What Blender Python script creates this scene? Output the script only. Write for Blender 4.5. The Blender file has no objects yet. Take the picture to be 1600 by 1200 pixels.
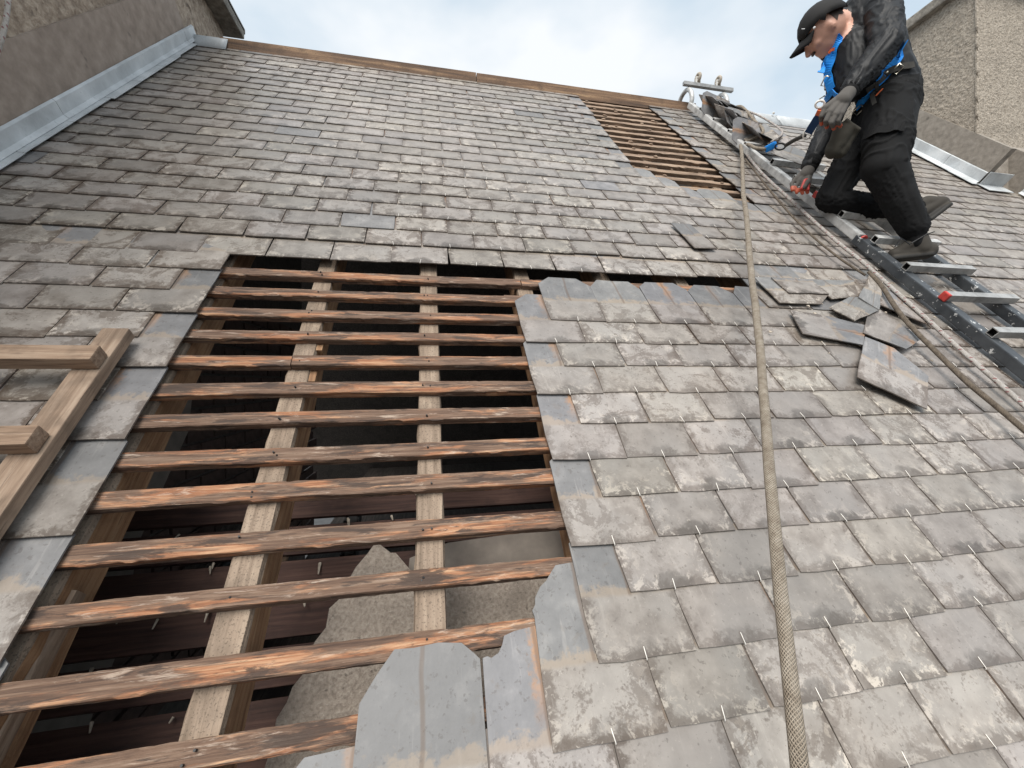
import bpy, bmesh, math, random
from mathutils import Vector, Matrix, noise
random.seed(7)
scene = bpy.context.scene
COL = scene.collection
R = math.radians

# ------------------------------------------------------------------ camera
PITCH = R(49.0)
LIFT = 6.0                                   # height of the roof's reference point above the ground
F = 642.0                                    # focal length in pixels of a 1600 px wide picture
def nrm(a): return a.normalized()
_u = nrm(Vector((4028 - 800, 571 - 600, F)))
_v = Vector((665.4 - 800, -158 - 600, F)); _v = nrm(_v - _u * _u.dot(_v))
_n = _u.cross(_v)
if _n.z > 0: _n = -_n
ROOF = Matrix.Translation((0, 0, LIFT)) @ Matrix.Rotation(PITCH, 4, 'X')   # local x along ridge, y up the slope, z off the slates
ROT = ROOF.to_3x3()
def W(u, v, h=0.0): return ROOF @ Vector((u, v, h))
right = ROT @ Vector((_u[0], _v[0], _n[0])); down = ROT @ Vector((_u[1], _v[1], _n[1])); fwd = ROT @ Vector((_u[2], _v[2], _n[2]))
CAM = W(0, 0, 1.0)
cam_d = bpy.data.cameras.new('camera'); cam = bpy.data.objects.new('camera', cam_d); COL.objects.link(cam)
cam.matrix_world = Matrix(((right.x, -down.x, -fwd.x, CAM.x), (right.y, -down.y, -fwd.y, CAM.y), (right.z, -down.z, -fwd.z, CAM.z), (0, 0, 0, 1)))
cam_d.sensor_width = 36; cam_d.lens = 36 * F / 1600; cam_d.clip_start = 0.02; cam_d.clip_end = 3000
scene.camera = cam
def rv(x, y):                                 # point of the roof frame at height h seen in the survey photo
    pass
def uvh(x, y, h=0.0):
    r = Vector((x - 800, y - 600, F)); t = -(1 - h) / r.dot(_n); p = r * t
    return Vector((p.dot(_u), p.dot(_v), h))
def PD(x, y, d):                              # world point at camera depth d
    return CAM + (right * (x - 800) + down * (y - 600) + fwd * F) * (d / F)
def proj(p):
    q = p - CAM; z = q.dot(fwd)
    if z < 0.02: return None
    return (800 + F * q.dot(right) / z, 600 + F * q.dot(down) / z, z)

# ------------------------------------------------------------------ sky, sun, exposure
SUN_AZ, SUN_EL = R(205), R(52)                # overcast: a broad soft sun behind the photographer
world = bpy.data.worlds.new('World'); scene.world = world; world.use_nodes = True
nt = world.node_tree; nt.nodes.clear()
wo = nt.nodes.new('ShaderNodeOutputWorld'); bg = nt.nodes.new('ShaderNodeBackground')
sky = nt.nodes.new('ShaderNodeTexSky'); sky.sky_type = 'NISHITA'; sky.sun_disc = False
sky.sun_elevation = SUN_EL; sky.sun_rotation = SUN_AZ; sky.air_density = 1.0; sky.dust_density = 2.0
tc = nt.nodes.new('ShaderNodeTexCoord'); mp = nt.nodes.new('ShaderNodeMapping'); mp.inputs['Scale'].default_value = (1.0, 1.0, 1.9)
mp.inputs['Location'].default_value = (0.35, 0.2, 0.1)
cn = nt.nodes.new('ShaderNodeTexNoise'); cn.inputs['Scale'].default_value = 2.3; cn.inputs['Detail'].default_value = 5; cn.inputs['Roughness'].default_value = 0.48
cr = nt.nodes.new('ShaderNodeValToRGB'); cr.color_ramp.elements[0].position = 0.34; cr.color_ramp.elements[0].color = (0.0, 0.0, 0.0, 1)
cr.color_ramp.elements[1].position = 0.62; cr.color_ramp.elements[1].color = (1, 1, 1, 1)
cm = nt.nodes.new('ShaderNodeMix'); cm.data_type = 'RGBA'; cm.inputs['B'].default_value = (5.5, 5.7, 5.9, 1)
hs = nt.nodes.new('ShaderNodeMix'); hs.data_type = 'RGBA'; hs.inputs['Factor'].default_value = 0.75; hs.inputs['B'].default_value = (3.5, 4.55, 5.3, 1)
nt.links.new(tc.outputs['Generated'], mp.inputs['Vector']); nt.links.new(mp.outputs['Vector'], cn.inputs['Vector'])
nt.links.new(cn.outputs['Fac'], cr.inputs['Fac']); nt.links.new(cr.outputs['Color'], cm.inputs['Factor'])
nt.links.new(sky.outputs['Color'], hs.inputs['A']); nt.links.new(hs.outputs['Result'], cm.inputs['A'])
nt.links.new(cm.outputs['Result'], bg.inputs['Color']); bg.inputs['Strength'].default_value = 0.10
nt.links.new(bg.outputs['Background'], wo.inputs['Surface'])
sd = bpy.data.lights.new('sun', 'SUN'); sd.energy = 2.4; sd.angle = R(40); sd.color = (1, 0.96, 0.9)
sun = bpy.data.objects.new('sun', sd); COL.objects.link(sun)
sdir = Vector((math.sin(SUN_AZ) * math.cos(SUN_EL), math.cos(SUN_AZ) * math.cos(SUN_EL), math.sin(SUN_EL)))
sun.rotation_euler = sdir.to_track_quat('Z', 'Y').to_euler(); sun.location = (0, -3, 20)
vs = scene.view_settings; vs.view_transform = 'Standard'; vs.look = 'None'; vs.gamma = 1; vs.use_curve_mapping = False
vs.exposure = 0.8
scene.cycles.max_bounces = 6; scene.cycles.diffuse_bounces = 3; scene.cycles.glossy_bounces = 2

# ------------------------------------------------------------------ node helpers
class NT:
    def __init__(s, name):
        s.m = bpy.data.materials.new(name); s.m.use_nodes = True; s.t = s.m.node_tree; s.t.nodes.clear()
        s.out = s.t.nodes.new('ShaderNodeOutputMaterial'); s.b = s.t.nodes.new('ShaderNodeBsdfPrincipled')
        s.t.links.new(s.b.outputs[0], s.out.inputs[0])
    def put(s, sock, val):
        if hasattr(val, 'is_output') and val.is_output: s.t.links.new(val, sock)
        elif isinstance(val, (tuple, list)) and len(val) == 3 and sock.type == 'RGBA': sock.default_value = (*val, 1)
        else: sock.default_value = val
    def math(s, op, a, b=0.0, c=None, clamp=False):
        n = s.t.nodes.new('ShaderNodeMath'); n.operation = op; n.use_clamp = clamp
        s.put(n.inputs[0], a); s.put(n.inputs[1], b)
        if c is not None: s.put(n.inputs[2], c)
        return n.outputs[0]
    def step(s, x, a, b):                     # smooth ramp from 0 at a to 1 at b
        n = s.t.nodes.new('ShaderNodeMapRange'); n.interpolation_type = 'SMOOTHSTEP'
        if a < b: vals = (a, b, 0, 1)
        else: vals = (b, a, 1, 0)
        s.put(n.inputs[0], x)
        for i, q in enumerate(vals): n.inputs[1 + i].default_value = q
        return n.outputs[0]
    def noise(s, vec, scale, detail=4, rough=0.55, dist=0.0):
        n = s.t.nodes.new('ShaderNodeTexNoise'); s.put(n.inputs['Vector'], vec)
        n.inputs['Scale'].default_value = scale; n.inputs['Detail'].default_value = detail
        n.inputs['Roughness'].default_value = rough; n.inputs['Distortion'].default_value = dist
        return n.outputs['Fac']
    def ramp(s, x, *stops):
        n = s.t.nodes.new('ShaderNodeValToRGB'); s.put(n.inputs[0], x); cr = n.color_ramp
        while len(cr.elements) < len(stops): cr.elements.new(0.5)
        for e, (p, c) in zip(cr.elements, stops): e.position = p; e.color = (*c, 1)
        return n.outputs[0]
    def mix(s, f, a, b, mode='MIX'):
        n = s.t.nodes.new('ShaderNodeMix'); n.data_type = 'RGBA'; n.blend_type = mode
        s.put(n.inputs['Factor'], f); s.put(n.inputs['A'], a); s.put(n.inputs['B'], b); return n.outputs['Result']
    def coord(s, kind='Object'):
        return s.t.nodes.new('ShaderNodeTexCoord').outputs[kind]
    def pos(s): return s.t.nodes.new('ShaderNodeNewGeometry').outputs['Position']
    def mapping(s, vec, scale=(1, 1, 1), loc=(0, 0, 0), rot=(0, 0, 0)):
        n = s.t.nodes.new('ShaderNodeMapping'); s.put(n.inputs['Vector'], vec)
        n.inputs['Scale'].default_value = scale; s.put(n.inputs['Location'], loc); n.inputs['Rotation'].default_value = rot
        return n.outputs[0]
    def sep(s, v):
        n = s.t.nodes.new('ShaderNodeSeparateXYZ'); s.put(n.inputs[0], v); return n.outputs
    def comb(s, x, y, z):
        n = s.t.nodes.new('ShaderNodeCombineXYZ'); s.put(n.inputs[0], x); s.put(n.inputs[1], y); s.put(n.inputs[2], z); return n.outputs[0]
    def attr(s, name):
        n = s.t.nodes.new('ShaderNodeAttribute'); n.attribute_name = name; return n
    def rand(s): return s.t.nodes.new('ShaderNodeObjectInfo').outputs['Random']
    def done(s, col, rough=0.6, bump=None, bstr=0.3, bdist=0.005, metal=0.0, spec=None):
        s.put(s.b.inputs['Base Color'], col); s.put(s.b.inputs['Roughness'], rough); s.put(s.b.inputs['Metallic'], metal)
        if spec is not None: s.put(s.b.inputs['Specular IOR Level'], spec)
        if bump is not None:
            n = s.t.nodes.new('ShaderNodeBump'); n.inputs['Strength'].default_value = bstr; n.inputs['Distance'].default_value = bdist
            s.put(n.inputs['Height'], bump); s.t.links.new(n.outputs[0], s.b.inputs['Normal'])
        return s.m

GAUGE, SW, SL, ST = 0.1225, 0.2375, 0.30, 0.0046
def slate_material():
    s = NT('weathered_slate')
    uvn = s.t.nodes.new('ShaderNodeUVMap'); uvn.uv_map = 'UVMap'
    x, y, _ = s.sep(uvn.outputs[0])
    r = s.math('FRACT', s.math('ADD', s.rand(), s.attr('rnd').outputs['Fac']))
    r2 = s.math('FRACT', s.math('MULTIPLY', r, 17.31)); r3 = s.math('FRACT', s.math('MULTIPLY', r, 53.7)); r4 = s.math('FRACT', s.math('MULTIPLY', r, 91.13))
    c = s.comb(s.math('ADD', x, s.math('MULTIPLY', r, 37.0)), s.math('ADD', y, s.math('MULTIPLY', r2, 51.0)), s.math('MULTIPLY', r3, 9.0))
    n1 = s.noise(c, 16, 5, 0.62); n2 = s.noise(c, 75, 3, 0.65); n3 = s.noise(c, 6, 2, 0.5); n4 = s.noise(c, 26, 4, 0.7, 0.6)
    n5 = s.noise(c, 11, 4, 0.65, 1.2)
    streak = s.noise(s.mapping(c, (60, 6, 10), rot=(0, 0, 0.5)), 1, 3, 0.6)
    big = s.noise(s.pos(), 0.75, 3, 0.5)
    # the weathered tail
    wc = s.ramp(n1, (0.28, (0.205, 0.187, 0.172)), (0.5, (0.295, 0.276, 0.258)), (0.72, (0.375, 0.354, 0.334)))
    wc = s.mix(s.math('MULTIPLY', s.step(n3, 0.42, 0.62), 0.55), wc, (0.315, 0.305, 0.294))
    wc = s.mix(s.math('MULTIPLY', s.step(streak, 0.6, 0.72), 0.35), wc, (0.42, 0.40, 0.375))
    edge = s.math('MINIMUM', s.math('MINIMUM', x, s.math('SUBTRACT', SW, x)), y)
    ed = s.step(s.math('ADD', edge, s.math('MULTIPLY', s.math('ADD', s.math('SUBTRACT', n4, 0.5), s.math('MULTIPLY', s.math('SUBTRACT', n2, 0.5), 0.6)), 0.085)), 0.024, 0.004)
    n6 = s.noise(c, 150, 2, 0.7)
    n5s = s.math('ADD', n5, s.math('MULTIPLY', s.math('SUBTRACT', n6, 0.5), 0.35))
    liche = s.math('MULTIPLY', s.step(n5s, 0.50, 0.60), s.step(s.math('ADD', big, s.math('MULTIPLY', r4, 0.4)), 0.48, 0.8))
    pale = s.math('MULTIPLY', s.step(s.math('ADD', n4, s.math('MULTIPLY', s.math('SUBTRACT', n2, 0.5), 0.5)), 0.53, 0.60), s.step(edge, 0.075, 0.0))
    wc = s.mix(s.math('MULTIPLY', ed, s.math('ADD', 0.48, s.math('MULTIPLY', s.step(big, 0.4, 0.62), 0.4))), wc, (0.095, 0.072, 0.056))
    wc = s.mix(s.math('MULTIPLY', pale, s.math('MULTIPLY', r2, 0.9)), wc, (0.54, 0.50, 0.45))
    wc = s.mix(s.math('MULTIPLY', liche, 0.6), wc, (0.10, 0.078, 0.062))
    wc = s.mix(s.math('MULTIPLY', s.step(n2, 0.62, 0.68), 0.4), wc, (0.07, 0.058, 0.048))
    wc = s.mix(s.math('MULTIPLY', s.step(n2, 0.37, 0.31), 0.35), wc, (0.46, 0.44, 0.41))
    dx = s.math('DIVIDE', s.math('SUBTRACT', x, SW / 2), 0.05); dy = s.math('DIVIDE', s.math('SUBTRACT', y, 0.004), 0.034)
    dd = s.math('ADD', s.math('SQRT', s.math('ADD', s.math('MULTIPLY', dx, dx), s.math('MULTIPLY', dy, dy))), s.math('MULTIPLY', s.math('SUBTRACT', n4, 0.5), 1.6))
    hk = s.math('MULTIPLY', s.step(dd, 1.15, 0.7), s.math('ADD', 0.12, s.math('MULTIPLY', r3, 0.5)))
    wc = s.mix(hk, wc, (0.082, 0.074, 0.066))
    # the clean blue head that the course above used to cover
    cc = s.ramp(n1, (0.3, (0.155, 0.160, 0.168)), (0.55, (0.205, 0.211, 0.220)), (0.75, (0.285, 0.290, 0.296)))
    cc = s.mix(s.math('MULTIPLY', s.step(streak, 0.58, 0.72), 0.4), cc, (0.36, 0.36, 0.36))
    cc = s.mix(s.math('MULTIPLY', s.step(n2, 0.60, 0.66), 0.45), cc, (0.09, 0.082, 0.078))
    band = s.math('MULTIPLY', s.step(s.math('ADD', y, s.math('MULTIPLY', s.math('SUBTRACT', s.math('ADD', n5, s.math('MULTIPLY', n2, 0.5)), 0.75), 0.10)), 0.158, 0.138), 0.6)
    fresh = s.step(r, 0.984, 0.986)
    cc = s.mix(s.math('MULTIPLY', band, s.math('SUBTRACT', 1.0, fresh)), cc, (0.36, 0.295, 0.225))
    rx = s.math('ABSOLUTE', s.math('ADD', s.math('SUBTRACT', x, SW / 2), s.math('MULTIPLY', s.math('SUBTRACT', s.math('ADD', n5, s.math('MULTIPLY', s.math('SUBTRACT', n2, 0.5), 0.6)), 0.5), 0.075)))
    cc = s.mix(s.math('MULTIPLY', s.step(rx, 0.028, 0.004), s.math('MULTIPLY', s.math('MULTIPLY', s.step(y, 0.13, 0.26), s.math('SUBTRACT', 1.0, fresh)), s.math('MULTIPLY', s.step(r3, 0.35, 0.9), 0.75))), cc, (0.42, 0.225, 0.10))
    rx2 = s.math('ABSOLUTE', s.math('ADD', s.math('SUBTRACT', x, SW / 2), s.math('MULTIPLY', s.math('SUBTRACT', n3, 0.5), 0.02)))
    cc = s.mix(s.math('MULTIPLY', s.step(rx2, 0.007, 0.002), s.math('MULTIPLY', s.math('SUBTRACT', 1.0, fresh), 0.55)), cc, (0.13, 0.085, 0.055))
    cc = s.mix(s.math('MULTIPLY', s.step(n4, 0.58, 0.68), 0.3), cc, (0.16, 0.14, 0.12))
    wm = s.step(s.math('ADD', y, s.math('MULTIPLY', s.math('SUBTRACT', n1, 0.5), 0.022)), 0.134, 0.122)
    wm = s.math('MULTIPLY', wm, s.math('SUBTRACT', 1.0, s.math('MULTIPLY', fresh, 0.85)))
    col = s.mix(wm, cc, wc)
    val = s.math('ADD', 0.72, s.math('MULTIPLY', r4, 0.34))
    col = s.mix(1.0, col, s.comb(val, s.math('MULTIPLY', val, s.math('ADD', 0.945, s.math('MULTIPLY', r2, 0.015))), s.math('MULTIPLY', val, s.math('ADD', 0.885, s.math('MULTIPLY', r3, 0.045)))), 'MULTIPLY')
    rough = s.math('ADD', s.math('ADD', 0.24, s.math('MULTIPLY', n1, 0.3)), s.math('MULTIPLY', s.math('SUBTRACT', 1.0, wm), 0.15))
    h = s.math('ADD', s.math('MULTIPLY', n1, 0.7), s.math('MULTIPLY', n2, 0.35))
    return s.done(col, rough, h, 0.26, 0.005)

def batten_material():
    s = NT('weathered_batten_wood')
    o = s.coord('Object'); geo = s.t.nodes.new('ShaderNodeNewGeometry')
    r = s.math('MULTIPLY', s.rand(), 40.0); q = s.mapping(o, (1, 1, 1), s.comb(r, 0.0, r))
    g = s.noise(s.mapping(q, (5.0, 130, 130)), 1, 7, 0.7, 0.5); g2 = s.noise(s.mapping(q, (14, 330, 330)), 1, 4, 0.65)
    p = s.noise(s.mapping(q, (3.6, 30, 30)), 1, 7, 0.66, 0.4); p2 = s.noise(s.mapping(q, (9, 60, 60), (9, 3, 1)), 1, 7, 0.72, 0.6)
    p3 = s.noise(s.mapping(q, (5, 36, 36), (3, 7, 4)), 1, 7, 0.7, 0.4)
    base = s.ramp(g, (0.3, (0.05, 0.027, 0.018)), (0.5, (0.15, 0.088, 0.057)), (0.7, (0.27, 0.185, 0.13)))
    org = s.ramp(g, (0.3, (0.17, 0.058, 0.025)), (0.48, (0.36, 0.155, 0.073)), (0.68, (0.58, 0.36, 0.21)))
    col = s.mix(s.math('MULTIPLY', s.step(p, 0.505, 0.60), 0.85), base, org)
    col = s.mix(s.math('MULTIPLY', s.step(p2, 0.56, 0.68), 0.6), col, (0.55, 0.44, 0.35))
    col = s.mix(s.math('MULTIPLY', s.step(p3, 0.53, 0.60), 0.85), col, (0.05, 0.033, 0.025))
    col = s.mix(s.math('MULTIPLY', s.step(g2, 0.57, 0.68), 0.6), col, (0.045, 0.027, 0.018))
    h = s.math('ADD', g, s.math('MULTIPLY', g2, 0.6))
    return s.done(col, 0.78, h, 0.7, 0.004)

def wood_material(name, axis, c0, c1, c2, speck=0.0, f=1.0, rx=0.0):
    s = NT(name); o = s.mapping(s.coord('Object'), rot=(rx, 0, 0)); r = s.math('MULTIPLY', s.rand(), 30.0)
    q = s.mapping(o, (1, 1, 1), s.comb(r, r, r))
    hi, lo = 62 * f, 3.2 * f
    sc = [hi] * 3; sc[axis] = lo
    sc2 = [hi * 2.7] * 3; sc2[axis] = lo * 3
    g = s.noise(s.mapping(q, sc), 1, 6, 0.62, 0.5); g2 = s.noise(s.mapping(q, sc2), 1, 4, 0.6)
    n = s.noise(q, 210, 3, 0.6); big = s.noise(q, 7, 4, 0.6)
    col = s.ramp(g, (0.3, c0), (0.5, c1), (0.7, c2))
    col = s.mix(s.math('MULTIPLY', s.step(big, 0.5, 0.66), 0.55), col, tuple(k * 0.5 for k in c1))
    col = s.mix(s.math('MULTIPLY', s.step(g2, 0.58, 0.7), 0.5), col, tuple(k * 0.5 for k in c0))
    if speck: col = s.mix(s.math('MULTIPLY', s.step(n, 0.56, 0.64), speck), col, tuple(k * 0.35 for k in c0))
    h = s.math('ADD', s.math('ADD', g, s.math('MULTIPLY', g2, 0.5)), s.math('MULTIPLY', n, 0.6 if speck else 0.15))
    return s.done(col, 0.8, h, 0.6, 0.004)

def render_material(name, c0, c1, c2, scale, bs, dist):
    s = NT(name); o = s.coord('Object')
    a = s.noise(o, scale, 6, 0.6); b = s.noise(o, scale * 0.08, 4, 0.6); c = s.noise(o, scale * 3.0, 3, 0.6); pit = s.noise(o, scale * 0.45, 3, 0.5)
    col = s.ramp(a, (0.3, c0), (0.5, c1), (0.68, c2))
    col = s.mix(s.math('MULTIPLY', s.step(b, 0.48, 0.68), 0.45), col, tuple(k * 0.6 for k in c1))
    col = s.mix(s.math('MULTIPLY', s.step(pit, 0.66, 0.72), 0.6), col, tuple(k * 0.45 for k in c0))
    h = s.math('ADD', a, s.math('MULTIPLY', c, 0.4))
    return s.done(col, 0.9, h, bs, dist)

def lead_material():
    s = NT('lead_sheet'); o = s.coord('Object')
    a = s.noise(o, 5, 5, 0.6); b = s.noise(s.mapping(o, (26, 5, 5)), 1, 4, 0.6); c = s.noise(o, 40, 4, 0.6)
    col = s.ramp(a, (0.3, (0.40, 0.415, 0.42)), (0.55, (0.54, 0.56, 0.568)), (0.75, (0.70, 0.715, 0.72)))
    col = s.mix(s.math('MULTIPLY', s.step(b, 0.55, 0.72), 0.5), col, (0.66, 0.70, 0.73))
    col = s.mix(s.math('MULTIPLY', s.step(c, 0.6, 0.7), 0.35), col, (0.25, 0.27, 0.28))
    return s.done(col, 0.5, s.math('ADD', a, s.math('MULTIPLY', c, 0.3)), 0.35, 0.012, 0.0)

def plain(name, col, rough=0.6, metal=0.0, var=0.25, scale=30, bump=0.0, bd=0.003):
    s = NT(name); o = s.coord('Object'); a = s.noise(o, scale, 5, 0.6)
    c = s.ramp(a, (0.3, tuple(k * (1 - var) for k in col)), (0.7, tuple(min(1, k * (1 + var)) for k in col)))
    return s.done(c, rough, a if bump else None, bump, bd, metal)

def painted_metal():
    s = NT('chipped_grey_paint'); o = s.coord('Object'); a = s.noise(o, 28, 6, 0.7); b = s.noise(o, 9, 4, 0.6)
    c = s.mix(s.step(a, 0.605, 0.625), s.ramp(b, (0.3, (0.035, 0.04, 0.046)), (0.7, (0.085, 0.092, 0.10))), (0.58, 0.58, 0.57))
    return s.done(c, 0.42, a, 0.15, 0.002, 0.2)

def alu_material(name='brushed_aluminium', k=1.0):
    s = NT(name); o = s.coord('Object'); a = s.noise(o, 14, 6, 0.65); b = s.noise(o, 90, 3, 0.6)
    c = s.ramp(a, (0.3, (0.30 * k, 0.295 * k, 0.285 * k)), (0.5, (0.55 * k, 0.545 * k, 0.53 * k)), (0.7, (0.72 * k, 0.71 * k, 0.69 * k)))
    c = s.mix(s.math('MULTIPLY', s.step(b, 0.62, 0.7), 0.5), c, (0.16, 0.15, 0.14))
    return s.done(c, 0.42, b, 0.15, 0.002, 0.2)

def rope_material(name, c0, c1, c2, fleck=None, pitch=150):
    s = NT(name); x, y, _ = s.sep(s.coord('UV'))
    # braided sheath: two crossing sets of strands
    a = s.math('SINE', s.math('ADD', s.math('MULTIPLY', x, 6.2832 * 15), s.math('MULTIPLY', y, pitch * 6.2832)))
    b = s.math('SINE', s.math('SUBTRACT', s.math('MULTIPLY', x, 6.2832 * 15), s.math('MULTIPLY', y, pitch * 6.2832)))
    br = s.math('MAXIMUM', a, b); n = s.noise(s.coord('Object'), 45, 5, 0.65)
    col = s.ramp(n, (0.3, c0), (0.5, c1), (0.7, c2))
    col = s.mix(s.math('MULTIPLY', s.step(br, 0.5, -0.5), 0.3), col, tuple(k * 0.4 for k in c0))
    if fleck:
        w = s.math('SINE', s.math('ADD', s.math('MULTIPLY', x, 6.2832), s.math('MULTIPLY', y, 6.2832 * 17)))
        w2 = s.math('SINE', s.math('SUBTRACT', s.math('MULTIPLY', x, 6.2832 * 2), s.math('MULTIPLY', y, 6.2832 * 41)))
        col = s.mix(s.math('MULTIPLY', s.step(s.math('ADD', w, w2), 1.2, 1.6), 0.8), col, fleck)
    return s.done(col, 0.9, br, 0.8, 0.004)

def fabric(name, c, rough=0.8, scale=55):
    s = NT(name); o = s.coord('Object'); a = s.noise(o, scale, 4, 0.6); b = s.noise(o, 9, 4, 0.6, 0.8)
    col = s.ramp(b, (0.3, tuple(k * 0.9 for k in c)), (0.7, tuple(k * 1.12 for k in c)))
    return s.done(col, rough, a, 0.12, 0.002, 0.0, 0.3)

M = dict(
    slate=slate_material(), batten=batten_material(),
    rafter=wood_material('rough_sawn_rafter', 1, (0.16, 0.115, 0.08), (0.27, 0.20, 0.145), (0.37, 0.285, 0.21), 0.55),
    rafter_side=wood_material('orange_rafter_side', 1, (0.17, 0.085, 0.04), (0.30, 0.165, 0.085), (0.40, 0.25, 0.14), 0.1),
    ridge=wood_material('ridge_timber_wood', 0, (0.05, 0.03, 0.02), (0.17, 0.098, 0.055), (0.36, 0.23, 0.13), 0.7, 0.35),
    plank=wood_material('grey_brown_plank', 1, (0.155, 0.10, 0.066), (0.28, 0.195, 0.135), (0.40, 0.30, 0.22), rx=-PITCH),
    crossbar=wood_material('crossbar_wood', 0, (0.16, 0.10, 0.064), (0.29, 0.195, 0.13), (0.41, 0.30, 0.215)),
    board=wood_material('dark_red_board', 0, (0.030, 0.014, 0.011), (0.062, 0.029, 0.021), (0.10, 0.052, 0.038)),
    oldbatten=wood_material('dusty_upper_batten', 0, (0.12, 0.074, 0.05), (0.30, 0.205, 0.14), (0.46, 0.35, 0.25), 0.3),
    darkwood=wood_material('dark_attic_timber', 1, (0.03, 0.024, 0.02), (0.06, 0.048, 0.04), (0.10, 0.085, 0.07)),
    lead=lead_material(),
    harl=render_material('rough_harling', (0.25, 0.21, 0.165), (0.43, 0.37, 0.30), (0.57, 0.50, 0.415), 60, 1.0, 0.02),
    harl_l=render_material('brown_roughcast', (0.23, 0.175, 0.13), (0.40, 0.315, 0.24), (0.54, 0.44, 0.345), 26, 0.8, 0.02),
    band=render_material('smooth_cement_band', (0.20, 0.175, 0.148), (0.27, 0.237, 0.20), (0.33, 0.292, 0.25), 22, 0.35, 0.008),
    band_l=render_material('smooth_brown_cement', (0.26, 0.205, 0.166), (0.325, 0.26, 0.212), (0.39, 0.315, 0.26), 14, 0.3, 0.008),
    coping=render_material('weathered_coping', (0.14, 0.125, 0.105), (0.25, 0.225, 0.19), (0.36, 0.33, 0.28), 20, 0.7, 0.015),
    plaster=render_material('rough_plaster_back', (0.24, 0.20, 0.165), (0.36, 0.305, 0.255), (0.45, 0.39, 0.33), 110, 1.0, 0.008),
    smoothplaster=render_material('dusty_smooth_plaster', (0.17, 0.145, 0.125), (0.22, 0.19, 0.162), (0.27, 0.235, 0.20), 10, 0.3, 0.006),
    brick=plain('attic_shade_brick', (0.07, 0.045, 0.036), 0.9, 0, 0.35, 25, 0.5, 0.006), mortar=plain('attic_shade_mortar', (0.075, 0.066, 0.058), 0.95, 0, 0.3, 40, 0.5),  # brick and mortar darkened: the attic's gloom is put into their colour
    mortar_dust=plain('pale_mortar_crumb', (0.42, 0.36, 0.29), 0.95, 0, 0.3, 60, 0.6),
    alu=alu_material(), alu_dark=alu_material('dull_rung_aluminium', 0.62), grey=painted_metal(),
    tube_in=plain('tube_inside_shade', (0.015, 0.014, 0.013), 0.8), red=plain('red_plastic_cap', (0.48, 0.05, 0.04), 0.5, 0, 0.3, 60),  # tube inside: near-black colour painted in for the shade of the hollow ends
    steel=plain('zinc_wire', (0.78, 0.74, 0.68), 0.45, 0.0, 0.15, 60), iron=plain('black_iron_strap', (0.022, 0.022, 0.023), 0.5, 0.4),
    rubber=plain('pale_wheel_tread', (0.42, 0.36, 0.29), 0.7, 0, 0.3, 50),
    rope=rope_material('hemp_coloured_rope', (0.27, 0.215, 0.16), (0.40, 0.335, 0.26), (0.52, 0.45, 0.365)),
    rope_red=rope_material('white_rope_red_flecks', (0.52, 0.46, 0.41), (0.68, 0.63, 0.58), (0.80, 0.76, 0.71), (0.36, 0.12, 0.12), 150),
    cord=rope_material('dirty_brown_cord', (0.13, 0.10, 0.075), (0.22, 0.175, 0.13), (0.30, 0.24, 0.185), None, 150),
    jacket=fabric('black_softshell', (0.0105, 0.0107, 0.0118), 0.55), trousers=fabric('black_work_trousers', (0.0048, 0.0048, 0.0052), 0.85),
    skin=plain('skin', (0.60, 0.33, 0.24), 0.5, 0, 0.06, 20), cap=fabric('charcoal_cap', (0.022, 0.021, 0.021), 0.8),
    glove=fabric('grey_glove_knit', (0.10, 0.092, 0.084), 0.9, 160), palm=plain('orange_glove_palm', (0.42, 0.085, 0.04), 0.6, 0, 0.2, 80),
    strap=fabric('blue_webbing', (0.015, 0.26, 0.78), 0.6, 200), navy=fabric('navy_webbing', (0.01, 0.045, 0.13), 0.6, 200), orange=plain('orange_tab', (0.75, 0.16, 0.05), 0.6),
    belt=fabric('grey_webbing', (0.05, 0.047, 0.042), 0.8, 200), buckle=plain('bright_buckle', (0.66, 0.62, 0.52), 0.3, 0.9, 0.1),
    shoe=fabric('grey_work_shoe', (0.05, 0.044, 0.037), 0.8, 90), sole=plain('dark_sole', (0.028, 0.026, 0.023), 0.75, 0, 0.2, 60, 0.4),
    pouch=fabric('olive_pouch_canvas', (0.038, 0.034, 0.026), 0.85, 90), hair=plain('short_dark_hair', (0.045, 0.03, 0.022), 0.7),
    ground=plain('yard_tarmac', (0.05, 0.05, 0.05), 0.9, 0, 0.3, 3), white=plain('white_print', (0.75, 0.75, 0.75), 0.6, 0, 0.05),
)

# ------------------------------------------------------------------ mesh helpers
def tag(o, label=None, cat=None, group=None, kind=None):
    for k, q in (('label', label), ('category', cat), ('group', group), ('kind', kind)):
        if q: o[k] = q
    return o
def empty(name, loc, label, cat, group=None):
    o = bpy.data.objects.new(name, None); COL.objects.link(o); o.location = loc; o.empty_display_size = 0.1
    return tag(o, label, cat, group)
def mesh(name, verts, faces, mats, smooth=False, fm=None):
    me = bpy.data.meshes.new(name); me.from_pydata([tuple(q) for q in verts], [], faces)
    for m in (mats if isinstance(mats, (list, tuple)) else [mats]): me.materials.append(m)
    if fm: me.polygons.foreach_set('material_index', fm)
    if smooth: me.polygons.foreach_set('use_smooth', [True] * len(me.polygons))
    me.update(); return me
def link(name, me, parent=None):
    o = bpy.data.objects.new(name, me); COL.objects.link(o)
    if parent: o.parent = parent
    return o
def part(name, geo, mat, parent, smooth=False, fm=None):
    """geo in world coordinates under an unrotated Empty, or in roof coordinates under the roof."""
    v, f = geo; off = Vector((0, 0, 0)) if parent is None or parent.name == 'slate_roof' else world_loc(parent)
    return link(name, mesh(name, [Vector(q) - off for q in v], f, mat, smooth, fm), parent)
def world_loc(o):
    t = Vector((0, 0, 0))
    while o: t = t + o.location; o = o.parent
    return t
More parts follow.
